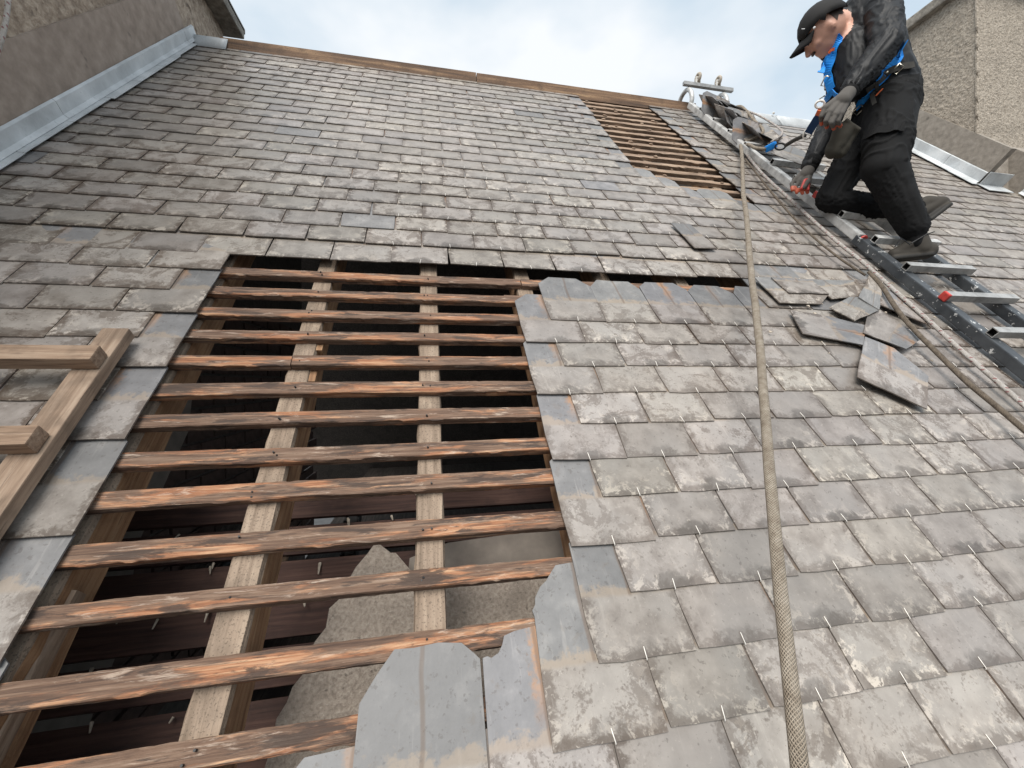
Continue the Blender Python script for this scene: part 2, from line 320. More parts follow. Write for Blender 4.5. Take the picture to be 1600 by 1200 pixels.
def single(name, geo, mat, label, cat, group=None, smooth=False, fm=None):
    v, f = geo; c = sum((Vector(q) for q in v), Vector()) / len(v)
    o = link(name, mesh(name, [Vector(q) - c for q in v], f, mat, smooth, fm)); o.location = c
    return tag(o, label, cat, group)
def join(*geos):
    V, Fc = [], []
    for v, f in geos:
        n = len(V); V += list(v); Fc += [tuple(i + n for i in q) for q in f]
    return V, Fc
def xf(geo, fn): return [fn(q) for q in geo[0]], geo[1]
def toW(geo): return xf(geo, lambda q: W(*q))
def box(c, s, bev=0.0):
    bm = bmesh.new(); bmesh.ops.create_cube(bm, size=1)
    for q in bm.verts: q.co = Vector((q.co.x * s[0], q.co.y * s[1], q.co.z * s[2]))
    if bev: bmesh.ops.bevel(bm, geom=bm.edges[:], offset=bev, segments=2, affect='EDGES', profile=0.6)
    bm.verts.index_update(); g = ([q.co + Vector(c) for q in bm.verts], [tuple(w.index for w in f.verts) for f in bm.faces]); bm.free(); return g
def frame(d, up):
    d = d.normalized(); s = d.cross(up)
    if s.length < 1e-5: s = d.cross(Vector((1, 0, 0)))
    s.normalize(); return d, s, s.cross(d).normalized()
def tube(pts, r, sides=8, caps=True, up=Vector((0, 0, 1))):
    pts = [Vector(p) for p in pts]; rr = r if isinstance(r, (list, tuple)) else [r] * len(pts)
    V, Fc = [], []
    for i, p in enumerate(pts):
        d = pts[min(i + 1, len(pts) - 1)] - pts[max(i - 1, 0)]; d, s, t = frame(d, up)
        for k in range(sides):
            a = 2 * math.pi * k / sides; V.append(p + (s * math.cos(a) + t * math.sin(a)) * rr[i])
    for i in range(len(pts) - 1):
        for k in range(sides):
            a, b = i * sides + k, i * sides + (k + 1) % sides; Fc.append((a, b, b + sides, a + sides))
    if caps: Fc.append(tuple(range(sides))[::-1]); Fc.append(tuple(range((len(pts) - 1) * sides, len(pts) * sides)))
    return V, Fc
def bar(a, b, w, t, up, bev=0.003):
    """box bar from a to b, width w across, thickness t along up"""
    a, b = Vector(a), Vector(b); d, s, n = frame(b - a, up); g = box((0, 0, 0), ((b - a).length, w, t), bev); c = (a + b) / 2
    return xf(g, lambda q: c + d * q.x + s * q.y + n * q.z)
def ribbon(pts, ups, w, t=0.003):
    V, Fc = [], []
    pts = [Vector(p) for p in pts]
    for i, p in enumerate(pts):
        d = pts[min(i + 1, len(pts) - 1)] - pts[max(i - 1, 0)]; u_ = Vector(ups[i] if isinstance(ups, list) else ups)
        d, s, n = frame(d, u_)
        V += [p - s * w / 2, p + s * w / 2, p + s * w / 2 + n * t, p - s * w / 2 + n * t]
    for i in range(len(pts) - 1):
        for k in range(4): a, b = 4 * i + k, 4 * i + (k + 1) % 4; Fc.append((a, b, b + 4, a + 4))
    Fc += [(3, 2, 1, 0), tuple(4 * (len(pts) - 1) + k for k in range(4))]
    return V, Fc
def catmull(pts, n=8):
    pts = [Vector(p) for p in pts]; P = [pts[0] * 2 - pts[1]] + pts + [pts[-1] * 2 - pts[-2]]; out = []
    for i in range(1, len(P) - 2):
        for k in range(n):
            t = k / n; a, b, c, d = P[i - 1:i + 3]
            out.append(0.5 * ((2 * b) + (c - a) * t + (2 * a - 5 * b + 4 * c - d) * t * t + (3 * b - a - 3 * c + d) * t ** 3))
    out.append(pts[-1]); return out
def rope_obj(name, pts, r, mat, label, cat, sides=12, parent=None):
    V, Fc = tube(pts, r, sides); c = sum(V, Vector()) / len(V)
    if parent: c = world_loc(parent)
    me = mesh(name, [q - c for q in V], Fc, mat, True)
    uvl = me.uv_layers.new(name='UVMap'); L = [0.0]
    for a, b in zip(pts, pts[1:]): L.append(L[-1] + (Vector(b) - Vector(a)).length)
    for p in me.polygons:
        ks = [me.loops[i].vertex_index % sides for i in p.loop_indices]
        for i in p.loop_indices:
            vi = me.loops[i].vertex_index; k = vi % sides
            kk = k + sides if (k == 0 and max(ks) == sides - 1) else k
            uvl.data[i].uv = (kk / sides, L[min(vi // sides, len(L) - 1)])
    o = link(name, me, parent)
    if not parent: o.location = c; tag(o, label, cat)
    return o
def wavy_beam(axis, a0, a1, c, w, t, seg=0.03, amp=0.003, seed=0, ends=True):
    """roof-frame timber along axis 0 (u) or 1 (v), rough-edged; c = centre of the other in-plane axis and TOP height"""
    n = max(2, int(abs(a1 - a0) / seg)); V, Fc = [], []
    prof = [(-.5, -1), (.5, -1), (.5, -.12), (.44, 0), (-.44, 0), (-.5, -.12)]
    bow = random.uniform(-1, 1) * 0.006
    for i in range(n + 1):
        f = i / n; a = a0 + (a1 - a0) * f
        for k, (px, pz) in enumerate(prof):
            j = amp * noise.noise(Vector((a * 7 + seed * 13.7, k * 5.1, seed))) + amp * 0.7 * noise.noise(Vector((a * 47 + seed, k * 3.3, 4.0))) - (amp * 1.6 if (pz > -.5 and noise.noise(Vector((a * 23 + seed * 5, k * 1.7, 8.0))) > .42) else 0)
            j2 = amp * noise.noise(Vector((a * 9 + seed * 3.7, k * 2.1, seed + 9)))
            x = c[0] + px * w + j + bow * math.sin(f * 3.14); z = c[1] + pz * t + j2 * 0.6
            e = 0.004 * noise.noise(Vector((k, i, seed))) if i in (0, n) else 0
            V.append((a + e, x, z) if axis == 0 else (x, a + e, z))
    m = len(prof)
    for i in range(n):
        for k in range(m): p, q = i * m + k, i * m + (k + 1) % m; Fc.append((p, q, q + m, p + m) if axis == 0 else (p, p + m, q + m, q))
    Fc.append(tuple(range(m))[::-1] if axis == 0 else tuple(range(m))); Fc.append(tuple(n * m + k for k in (range(m) if axis == 0 else range(m - 1, -1, -1))))
    return V, Fc

# ------------------------------------------------------------------ ground
g = single('ground', ([(-400, -400, 0), (400, -400, 0), (400, 400, 0), (-400, 400, 0)], [(0, 1, 2, 3)]), M['ground'], 'dark tarmac yard far below the roof', 'ground'); g['kind'] = 'structure'
del g['category']

# ------------------------------------------------------------------ the roof
roof = empty('slate_roof', (0, 0, LIFT), 'steep grey slate roof partly stripped to its battens and rafters', 'roof')
roof.rotation_euler = (PITCH, 0, 0)
V0 = 0.085; RIDGE_V = 4.43
def slate_outline(i, length):
    rnd = random.Random(100 + i); w, L = SW - 0.0035, length
    j = lambda a: rnd.uniform(-a, a)
    pts = []
    for k in range(5): pts.append((w * k / 4 + (0 if k in (0, 4) else j(.002)), j(0.0012)))
    if rnd.random() < .3: pts[0] = (0.006, 0.003)
    if rnd.random() < .15: pts[4] = (w - rnd.uniform(.004, .016), rnd.uniform(0, .006))
    pts += [(w + j(.0015), L * .33), (w + j(.0015), L * .66)]
    if L > 0.2:
        c1, c2 = rnd.uniform(.035, .06), rnd.uniform(.03, .055)
        pts += [(w, L - c1), (w - c2, L + j(.003)), (w * .5, L + j(.004)), (rnd.uniform(.03, .055), L + j(.003)), (0, L - rnd.uniform(.035, .06))]
    else: pts += [(w, L), (w * .5, L), (0, L)]
    pts += [(j(.0015), L * .6), (j(.0015), L * .3)]
    return pts
def slab_from_outline(pts, t=ST, twist=0.0):
    n = len(pts); V = []
    for z in (0, t):
        for k, (x, y) in enumerate(pts):
            e = 0.0008 if z else 0
            V.append((x, y, z + twist * (x - SW / 2) * (y - .15)))
    Fc = [tuple(range(n, 2 * n)), tuple(range(n))[::-1]] + [(k, (k + 1) % n, n + (k + 1) % n, n + k) for k in range(n)]
    return V, Fc
def add_slate_data(me, rnds=None, uvs=None):
    uvl = me.uv_layers.new(name='UVMap'); at = me.attributes.new('rnd', 'FLOAT', 'POINT')
    for lp in me.loops:
        q = uvs[lp.vertex_index] if uvs else me.vertices[lp.vertex_index].co
        uvl.data[lp.index].uv = (q[0], q[1])
    if rnds: at.data.foreach_set('value', rnds)
NVAR = 10
VAR = []
for i in range(NVAR):
    geo = slab_from_outline(slate_outline(i, SL), ST, random.uniform(-.04, .04)); me = mesh('slate', geo[0], geo[1], M['slate']); add_slate_data(me); VAR.append((geo, me))
SHORT = {}
def short(L):
    k = round(L, 2)
    if k not in SHORT:
        geo = slab_from_outline(slate_outline(50, k)); me = mesh('slate', geo[0], geo[1], M['slate']); add_slate_data(me); SHORT[k] = (geo, me)
    return SHORT[k]
TILT = -0.040
def odd(pts):
    geo = slab_from_outline(pts, ST); me = mesh('slate', geo[0], geo[1], M['slate']); add_slate_data(me); return geo, me
_w = SW - .003
ODD = {(-1, 0.216): odd([(0, 0), (.08, .001), (.16, -.001), (_w, 0), (_w, .15), (_w, .28), (_w - .04, .335), (.13, .337), (.075, .333), (.058, .315), (.045, .300), (.028, .288), (.012, .266), (.010, .252), (.001, .240), (.004, .228), (0, .12)]),
       (-2, 0.0975): odd([(0, 0), (.08, .001), (.16, -.001), (_w, 0), (_w, .15), (_w, .27), (_w - .04, .322), (.13, .328), (.075, .322), (.052, .316), (.046, .300), (.036, .286), (.020, .279), (.012, .283), (.002, .281), (0, .14)]),
       (-2, -0.14): odd([(0, 0), (.08, .001), (.16, -.001), (_w, 0), (_w, .15), (_w, .285), (_w - .012, .297), (_w - .036, .318), (.15, .324), (.10, .320), (.062, .322), (.030, .282), (.002, .240), (0, .12)])}
def in_hole2(u0, v):
    if not (1.26 < u0 + .002 < 2.09): return False
    c = u0 + SW / 2
    b = 2.99 - (c - 1.37) * 1.05 if c < 1.75 else 2.59 - (c - 1.75) * .25
    return v > b - 0.27
slates = []
for k in range(-7, 36):
    v = V0 + GAUGE * k
    A = (k % 2 == 0)
    off = 0.319 if (k >= 12) else 0.335
    base = off + (0 if A else SW / 2)
    if k == 12: v -= 0.012
    drift = random.uniform(-.006, .006) if k > 12 else 0
    j0 = int(math.floor((-1.80 - base) / SW)); 
    for j in range(j0, 40):
        u0 = base + j * SW + drift
        if k < 12 and u0 < -0.6: u0 -= 0.022          # the field left of the opening is a touch further over
        rmax = 5.0 if v > 3.2 else 5.28
        if u0 > rmax - .05 or u0 < -1.98: continue
        if k <= 11:
            left_ok = u0 + SW <= -0.745
            lim = 0.325 if k >= 0 else {-1: 0.20, -2: -0.15, -3: -0.28, -4: -0.39, -5: -0.52}.get(k, -9)
            right_ok = u0 >= lim
            if k in (10, 11): right_ok = u0 >= 1.46
            if k == 9 and u0 < .4: right_ok = False
            if not (left_ok or right_ok): continue
        if in_hole2(u0, v): continue
        L = SL
        geo_me = VAR[random.randrange(NVAR)]
        if v + SL > RIDGE_V + .02: geo_me = short(max(.05, RIDGE_V + .02 - v))
        for (kk, uu), gm in ODD.items():
            if kk == k and abs(uu - u0) < .03: geo_me = gm
        dh = -0.018
        rz = random.gauss(0, .004); ti = TILT + random.gauss(0, .0025)
        if k == 12: dh = -0.022
        if random.random() < .02: rz += random.choice((-1, 1)) * random.uniform(.015, .03)
        hz = dh + SL * -TILT + random.uniform(0, .0012)
        if geo_me[1].name.startswith('slate') and geo_me not in VAR: hz = dh + SL * -TILT
        mtx = Matrix.Translation((u0 + random.uniform(-.002, .002) + .00175, v + random.gauss(0, .0025), hz)) @ Matrix.Rotation(rz, 4, 'Z') @ Matrix.Rotation(ti, 4, 'X')
        p = proj(ROOF @ (mtx @ Vector((SW / 2, GAUGE / 2, 0))))
        area = 0
        if p and -60 < p[0] < 1660 and -40 < p[1] < 1290:
            q1 = proj(ROOF @ (mtx @ Vector((0, 0, 0)))); q2 = proj(ROOF @ (mtx @ Vector((SW, 0, 0)))); q3 = proj(ROOF @ (mtx @ Vector((0, GAUGE, 0))))
            if q1 and q2 and q3: area = abs((q2[0] - q1[0]) * (q3[1] - q1[1]) - (q2[1] - q1[1]) * (q3[0] - q1[0]))
        slates.append((area, k, u0, mtx, geo_me))
slates.sort(key=lambda q: -q[0])
# one small wire hook per slate tail
hook_geo = tube([(0, .021, ST + .0014), (0, .008, ST + .0012), (0, -.0025, ST + .0012), (0, -.004, ST - .001), (0, -.003, ST - .003)], .0011, 5, True, Vector((1, 0, 0)))
hook_me = mesh('slate_hook', hook_geo[0], hook_geo[1], M['steel'], True)
bigV, bigF, bigR, bigUV = [], [], [], []
for i, (area, k, u0, mtx, (geo, me)) in enumerate(slates):
    if i < 300 and area > 0:
        o = link('slate', me, roof); o.matrix_local = mtx
        if u0 > -.3 and k < 25:
            h = link('slate_hook', hook_me, o); h.location = (SW / 2 + random.uniform(-.006, .006), 0, 0); h.rotation_euler = (0, 0, random.uniform(-.18, .18))
    else:
        n = len(bigV); bigV += [mtx @ Vector(q) for q in geo[0]]; bigF += [tuple(a + n for a in f) for f in geo[1]]
        bigR += [random.random()] * len(geo[0]); bigUV += [q for q in geo[0]]
me = mesh('slate_field', bigV, bigF, M['slate']); add_slate_data(me, bigR, bigUV)
o = link('slate_field', me, roof); o['kind'] = 'stuff'

# rafters
BT = -0.021                                   # top of the battens
RT = BT - 0.025                               # top of the rafters
for i, cu in enumerate([-1.56, -1.17, -0.797, -0.415, -0.008, 0.40, 0.80, 1.2, 1.6, 2.0, 2.4, 2.8, 3.2, 3.6, 4.0, 4.4, 4.8]):
    wv = .072
    V, Fc = wavy_beam(1, -1.0, 4.42, (cu, RT), wv, .115, .05, .0025, i + 40)
    fm = []
    for f in Fc:
        c = sum((Vector(V[a]) for a in f), Vector()) / len(f); fm.append(0 if c.z > RT - .012 else 1)
    part('rafter', (V, Fc), [M['rafter'], M['rafter_side']], roof, False, fm)
    if i == 3:                                # packers nailed beside the second rafter
        for vv in (.96, 1.10): part('rafter_packer', box((cu + .045, vv, RT - .03), (.022, .07, .05), .002), M['rafter_side'], roof)
# battens of the large opening
bv = [1.460, 1.345, 1.222, 1.107, .992, .870, .762, .645, .532, .412, .288, .163, .040, -.085, -.21]
for i, v in enumerate(bv):
    spans = [(-.98, .52)]
    if i == 4: spans = [(-.98, -.434), (-.430, .52)]
    if i == 0: spans = [(-.98, .385), (.389, 1.75)]
    if i >= 11: spans = [(-.98, .30)]
    for sp in spans:
        part('batten', wavy_beam(0, sp[0], sp[1], (v + random.uniform(-.003, .003), BT + random.uniform(-.002, .002)), .043 + random.uniform(-.004, .003), .025, .012, .0017, i + sp[1] * 3), M['batten'], roof)
part('batten', wavy_beam(0, .30, 1.75, (1.345, BT - .001), .045, .024, .03, .003, 77), M['batten'], roof)
# battens of the upper opening, with boards below
for i in range(16):
    v = 2.50 + .1225 * i + random.uniform(-.006, .006)
    part('batten', wavy_beam(0, 1.20, 2.32, (v, BT - .002), .042, .026, .03, .004, 200 + i), M['oldbatten'], roof)
for i in range(14):
    part('sarking_board', box((1.76, 2.42 + .15 * i, BT - .135), (1.25, .142, .02), .002), M['darkwood'], roof)  # dark timber colour paints the attic's darkness into the gaps between battens
# crumbs of mortar left lying on the upper battens
cv, cf = [], []
for i in range(34):
    u0, v0 = random.uniform(1.4, 2.08), random.uniform(2.65, 4.35); s = random.uniform(.005, .014)
    kk = round((v0 - 2.50) / .1225); v0 = 2.50 + .1225 * kk + random.uniform(-.012, .03)
    bm = bmesh.new(); bmesh.ops.create_icosphere(bm, subdivisions=1, radius=s)
    n = len(cv); bm.verts.index_update()
    cv += [Vector((q.co.x * 1.8, q.co.y, q.co.z * .6)) * random.uniform(.75, 1.2) + Vector((u0, v0, BT + .003)) for q in bm.verts]
    cf += [tuple(n + w.index for w in f.verts) for f in bm.faces]; bm.free()
o = part('mortar_crumbs', (cv, cf), M['oldbatten'], roof); o['kind'] = 'stuff'

nv, nf = [], []
for v in bv:
    for cu in (-.797, -.415, -.008):
        for q in range(random.choice((1, 2))):
            a = (cu + random.uniform(-.02, .02), v + random.uniform(-.012, .012)); gg = tube([(a[0], a[1], BT - .004), (a[0] + random.uniform(-.003, .003), a[1], BT + random.uniform(.001, .008))], .0024, 6)
            n = len(nv); nv += gg[0]; nf += [tuple(w + n for w in f) for f in gg[1]]
o = part('batten_nails', (nv, nf), M['iron'], roof); o['kind'] = 'stuff'
# ridge: bare timbers on the left, lead-capped on the right (upright in the world, so tilted back in the roof frame)
IR = ROOF.inverted()
RP = W(0, 4.43, -.012)                         # ridge line point
def rgeo(geo): return xf(geo, lambda q: IR @ Vector(q))
def ridge_bar(u0, u1, w, z0, z1, mat, name, seed, mossy=.004):
    n = int((u1 - u0) / .05) + 2; V, Fc = [], []
    for i in range(n):
        x = u0 + (u1 - u0) * i / (n - 1)
        for k, (dy, dz) in enumerate(((0, z0), (w, z0), (w, z1), (0.006, z1))):
            j = mossy * noise.noise(Vector((x * 6 + seed, k * 7.0, seed)))
            V.append(Vector((x, RP.y + dy - .012 + j, RP.z + dz + j)))
    for i in range(n - 1):
        for k in range(4): a, b = 4 * i + k, 4 * i + (k + 1) % 4; Fc.append((a, a + 4, b + 4, b))
    Fc += [(0, 1, 2, 3), tuple(4 * (n - 1) + k for k in (3, 2, 1, 0))]
    return part(name, rgeo((V, Fc)), mat, roof)
ridge_bar(-1.62, .425, .06, -.03, .088, M['ridge'], 'ridge_timber', 3)
ridge_bar(.431, 2.62, .06, -.03, .086, M['ridge'], 'ridge_timber', 9)
def ridge_lead(u0, u1, r, drop, name='ridge_lead'):
    prof = []
    b = Vector((0, RP.y + .02, RP.z + .055))
    dirF = ROT @ Vector((0, -1, 0)); dirB = Vector((0, -dirF.y, dirF.z))
    prof.append(b + dirF * drop + Vector((0, 0, -.012)))
    for a in range(0, 181, 30): prof.append(b + Vector((0, -math.cos(R(a)) * r, math.sin(R(a)) * r)))
    prof.append(b + dirB * drop + Vector((0, 0, -.012)))
    n = int((u1 - u0) / .06) + 2; V, Fc = [], []
    for i in range(n):
        x = u0 + (u1 - u0) * i / (n - 1)
        for k, p in enumerate(prof):
            j = .004 * noise.noise(Vector((x * 5, k * 1.3, u0))); V.append(Vector((x, p.y + j, p.z + j)))
    m = len(prof)
    for i in range(n - 1):
        for k in range(m - 1): a = i * m + k; Fc.append((a, a + m, a + m + 1, a + 1))
    o = part(name, rgeo((V, Fc)), M['lead'], roof, True)
    md = o.modifiers.new('thick', 'SOLIDIFY'); md.thickness = .004
    return o
for a in (2.95, 3.55, 4.15): ridge_lead(a, a + .615, .034, .15)
ridge_lead(4.75, 5.05, .034, .15); ridge_lead(-1.80, -1.56, .036, .10)
for a in (3.05, 3.5, 4.0, 4.5): part('fixing_screw', xf(box((0, 0, 0), (.018, .018, .02), .004), lambda q: q + (IR @ (Vector((a, RP.y - .03, RP.z + .078))))), M['steel'], roof)

# back slope and inner lining, so that the attic is closed and dark
yr, zr = RP.y, RP.z
tb = math.tan(PITCH)
bs = [Vector((-1.9, yr + .03, zr - .03)), Vector((5.4, yr + .03, zr - .03)), Vector((5.4, yr + 4.2, zr - 4.2 * tb)), Vector((-1.9, yr + 4.2, zr - 4.2 * tb))]
nb = Vector((0, -math.sin(PITCH), -math.cos(PITCH))) * .06
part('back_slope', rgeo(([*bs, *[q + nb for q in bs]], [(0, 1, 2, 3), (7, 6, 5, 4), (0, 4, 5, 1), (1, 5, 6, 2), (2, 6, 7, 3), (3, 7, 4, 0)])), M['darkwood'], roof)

# lead flashings along the two abutments
def flashing(u, v0, v1, side, hgt, parent=roof, name='lead_flashing'):
    """upstand against a wall at u plus a short dress onto the slates; side +1: slates lie to the right"""
    n = max(4, int((v1 - v0) / .05)); V, Fc = [], []
    prof = [(-.0, hgt), (.004, hgt + .006), (.010, hgt), (.012, .03), (.022, .02), (.030, .014)]
    for i in range(n + 1):
        v = v0 + (v1 - v0) * i / n
        for k, (a, b) in enumerate(prof):
            j = .004 * noise.noise(Vector((v * 7, k * 1.2, u))) * (1 if k else .3); V.append((u + side * (a + j), v, b + j * .5))
    m = len(prof)
    for i in range(n):
        for k in range(m - 1): a = i * m + k; Fc.append((a, a + m, a + m + 1, a + 1))
    o = part(name, (V, Fc), M['lead'], parent); md = o.modifiers.new('thick', 'SOLIDIFY'); md.thickness = .004; return o
def soaker(u, v0, v1, side, w, h0=.012):
    o = part('lead_soaker', box((u + side * w / 2, (v0 + v1) / 2, h0), (w, v1 - v0 - .004, .005), .0015), M['lead'], roof); o.rotation_euler = (0, 0, 0); return o
LU = -1.82
for a, b in ((1.1, 1.9), (1.903, 2.65), (2.653, 4.33), (4.333, 4.52)): flashing(LU + .007, a, b, 1, .088)
v = 1.2
while v < 4.3:
    st = random.uniform(.24, .4); soaker(LU + .03, v, min(v + st, 4.36), 1, random.uniform(.036, .055), .012); v += st
RU, RF = 4.94, 3.22                             # right chimney: left face and front face
for a, b in ((RF + .0, 3.62), (3.623, 4.05), (4.053, 4.48)): flashing(RU - .011, a, b, -1, .105)
v = RF - .02
while v < 4.3:
    st = random.uniform(.22, .3); soaker(RU - .03, v, v + st, -1, random.uniform(.05, .065), .012); v += st
part('apron_flashing', box((RU + .13, RF - .012, .06), (.28, .008, .12), .002), M['lead'], roof)
part('apron_flashing', join(box((RU + .12, RF - .07, .012), (.29, .13, .006), .002)), M['lead'], roof)
for a, b in ((2.95, RF - .13), (2.3, 2.947)): flashing(5.29, a, b, -1, .11)

# ------------------------------------------------------------------ left and right rendered stacks
def prism(poly, x0, x1):
    """polygon in world (y, z), extruded along x"""
    n = len(poly); V = [Vector((x0, y, z)) for y, z in poly] + [Vector((x1, y, z)) for y, z in poly]
    return V, [tuple(range(n)), tuple(range(n, 2 * n))[::-1]] + [(k, n + k, n + (k + 1) % n, (k + 1) % n) for k in range(n)]
def grid_face(fn, nu, nv, amp, seed, fr=18.0, nrm_=Vector((1, 0, 0))):
    V, Fc = [], []
    for i in range(nu + 1):
        for k in range(nv + 1):
            p = fn(i / nu, k / nv); V.append(p + nrm_ * (amp * (noise.noise(p * fr + Vector((seed, 0, 0))) + .6 * noise.noise(p * fr * 2.3))))
    for i in range(nu):
        for k in range(nv): a = i * (nv + 1) + k; Fc.append((a, a + nv + 1, a + nv + 2, a + 1))
    return V, Fc
def yz(v, h): p = W(0, v, h); return (p.y, p.z)
cth = math.cos(PITCH)
def band_poly(v0, v1, h): return [yz(v0, -.1), yz(v1, -.1), yz(v1, h), yz(v0, h)]
ZL = LIFT + 5.1
# heights taken from where the coping shows
def hit_x(x, y, X): 
    d = right * (x - 800) + down * (y - 600) + fwd * F; t = (X - CAM.x) / d.x; return CAM + d * t
cl = hit_x(322, 0, LU + .0); crt = hit_x(1478, 0, RU - .06)
YB = yr + .55
lw = empty('rendered_wall', W(LU, 2.0, 0), 'brown roughcast wall with lead flashing rising at the left of the roof', 'wall')
zl = cl.z
y0l = yz(-1.2, 0)[0]
part('wall_core', prism([(y0l, yz(-1.2, -.4)[1]), yz(4.43, -.4), (YB, zr - .5), (YB, zl), (y0l, zl)], LU - .45, LU - .015), M['harl_l'], lw)
# roughcast skin: real relief on the visible face
def lface(a, b):
    y = y0l + (YB - y0l) * a; zlo = min(LIFT + y * tb, 2 * zr - LIFT - (y * tb) if y > yr else 99) ; zlo = (LIFT + y * tb) if y < yr else zr - (y - yr) * tb
    z0 = zlo + .30; return Vector((LU - .014, y, z0 + (max(zl, z0 + .01) - z0) * b))
part('roughcast', grid_face(lface, 150, 90, .010, 3), M['harl_l'], lw, True)
part('cement_band', prism(band_poly(-1.2, 4.40, .33), LU - .05, LU + .003), M['band_l'], lw)
part('coping', box((LU - .17, (y0l + YB) / 2, zl + .05), (.62, YB - y0l + .12, .10), .012), M['coping'], lw)
part('coping_lip', box((LU + .115, (y0l + YB) / 2, zl + .085), (.05, YB - y0l + .16, .05), .01), M['coping'], lw)
rw = empty('chimney_stack', W(RU, RF, 0), 'pale roughcast chimney stack with flat coping at the right', 'chimney')
zc = crt.z
yf = W(0, RF, 0).y; yb2 = yr + .56
part('stack_core', prism([(yf + .012, LIFT + yf * tb - .35), (yr, zr - .4), (yb2, zr - .9), (yb2, zc), (yf + .012, zc)], RU + .012, RU + 1.6), M['harl'], rw)
def rleft(a, b):
    y = yf + (yb2 - yf) * a; z0 = (LIFT + y * tb if y < yr else zr - (y - yr) * tb) + .28
    return Vector((RU + .006, y, z0 + (max(zc, z0 + .01) - z0) * (b)))
def flip(geo): return geo[0], [f[::-1] for f in geo[1]]
part('harling', flip(grid_face(rleft, 110, 150, .006, 8, 42)), M['harl'], rw, True)
def rfront(a, b): return Vector((RU + .004 + a * .9, yf + .006, LIFT + yf * tb + .24 + (zc - LIFT - yf * tb - .24) * b))
part('harling', flip(grid_face(rfront, 60, 150, .006, 12, 42, Vector((0, -1, 0)))), M['harl'], rw, True)
part('corner_bead', tube([Vector((RU + .004 + .004 * noise.noise(Vector((0, 0, z * 3))), yf + .004, z)) for z in [LIFT + yf * tb + .25 + i * .08 for i in range(int((zc - LIFT - yf * tb - .25) / .08))]], .012, 6), M['harl'], rw)
part('cement_band', prism(band_poly(RF + .004, 4.42, .31), RU - .008, RU + .05), M['band'], rw)
part('cement_band', box((RU + .2, yf, LIFT + yf * tb + .13), (.40, .02, .30), .003), M['band'], rw)
part('coping', box((RU + .75, (yf + yb2) / 2, zc + .05), (1.62, yb2 - yf + .16, .10), .015), M['coping'], rw)
sk = empty('skew_wall', W(5.3, 2.9, 0), 'low cement skew wall stepping down from the right chimney', 'wall')
part('skew_body', prism([yz(.6, -.2), yz(RF - .0, -.2), (yf + .004, W(0, RF, 0).z + .38), (yf - .02, W(0, RF, 0).z + .38), yz(.6, .34)], 5.30, 5.7), M['band'], sk)
part('skew_cope', prism([yz(.6, .345), yz(RF - .30, .345), yz(RF - .30, .375), yz(.6, .375)], 5.285, 5.72), M['coping'], sk)

# ------------------------------------------------------------------ attic seen through the opening
wall = empty('brick_party_wall', W(-1.0, .6, -1.0), 'dark brick wall inside the attic behind the left rafters', 'wall')
WX = -1.02
part('mortar_bed', prism([yz(-1.2, -.17), yz(4.2, -.17), (yr, LIFT - .8), (yz(-1.2, -.17)[0], LIFT - .8)], WX - .2, WX - .01), M['mortar'], wall)
bm_ = mesh('brick', *box((0, 0, 0), (.02, .212, .064), .004), M['brick'])
cnt = 0
for r in range(22):
    for c in range(14):
        y = .55 + c * .225 + (r % 2) * .112; z = LIFT - .55 + r * .076
        q = IR @ Vector((WX, y, z))
        if q.z > -.22 or y > 3.2: continue
        o = link('brick', bm_, wall); o.location = Vector((WX - .006 + random.uniform(-.003, .003), y, z)) - world_loc(wall); cnt += 1
skim = [(-1.2, -.17), (1.6, -.17), (1.55, -.40), (1.15, -.62), (.7, -.62), (.35, -.75), (-1.2, -.8)]
part('plaster_skim', prism([yz(a, b) for a, b in skim], WX - .02, WX + .012), M['smoothplaster'], wall)

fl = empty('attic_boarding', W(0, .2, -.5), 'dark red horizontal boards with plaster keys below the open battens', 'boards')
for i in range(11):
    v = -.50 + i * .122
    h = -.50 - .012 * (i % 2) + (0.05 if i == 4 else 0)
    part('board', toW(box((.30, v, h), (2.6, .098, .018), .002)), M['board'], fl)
dv, df = [], []
for i in range(60):
    u0, v0 = random.uniform(-.95, .6), -.50 + .122 * random.randrange(11) + random.uniform(.03, .06)
    ln = random.uniform(.01, .04); geo = toW(tube([(u0, v0, -.486), (u0 + random.uniform(-.01, .01), v0 - ln, -.478)], [random.uniform(.003, .006), .002], 5))
    n = len(dv); dv += geo[0]; df += [tuple(a + n for a in f) for f in geo[1]]
o = part('plaster_keys', (dv, df), M['mortar_dust'], fl); o['kind'] = 'stuff'
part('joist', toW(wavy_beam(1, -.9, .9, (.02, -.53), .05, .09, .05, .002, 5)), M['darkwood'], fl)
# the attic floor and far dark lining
part('attic_floor', ([Vector((-1.0, .1, LIFT - .75)), Vector((5.2, .1, LIFT - .75)), Vector((5.2, 6.5, LIFT - .75)), Vector((-1.0, 6.5, LIFT - .75))], [(0, 1, 2, 3)]), M['darkwood'], fl)
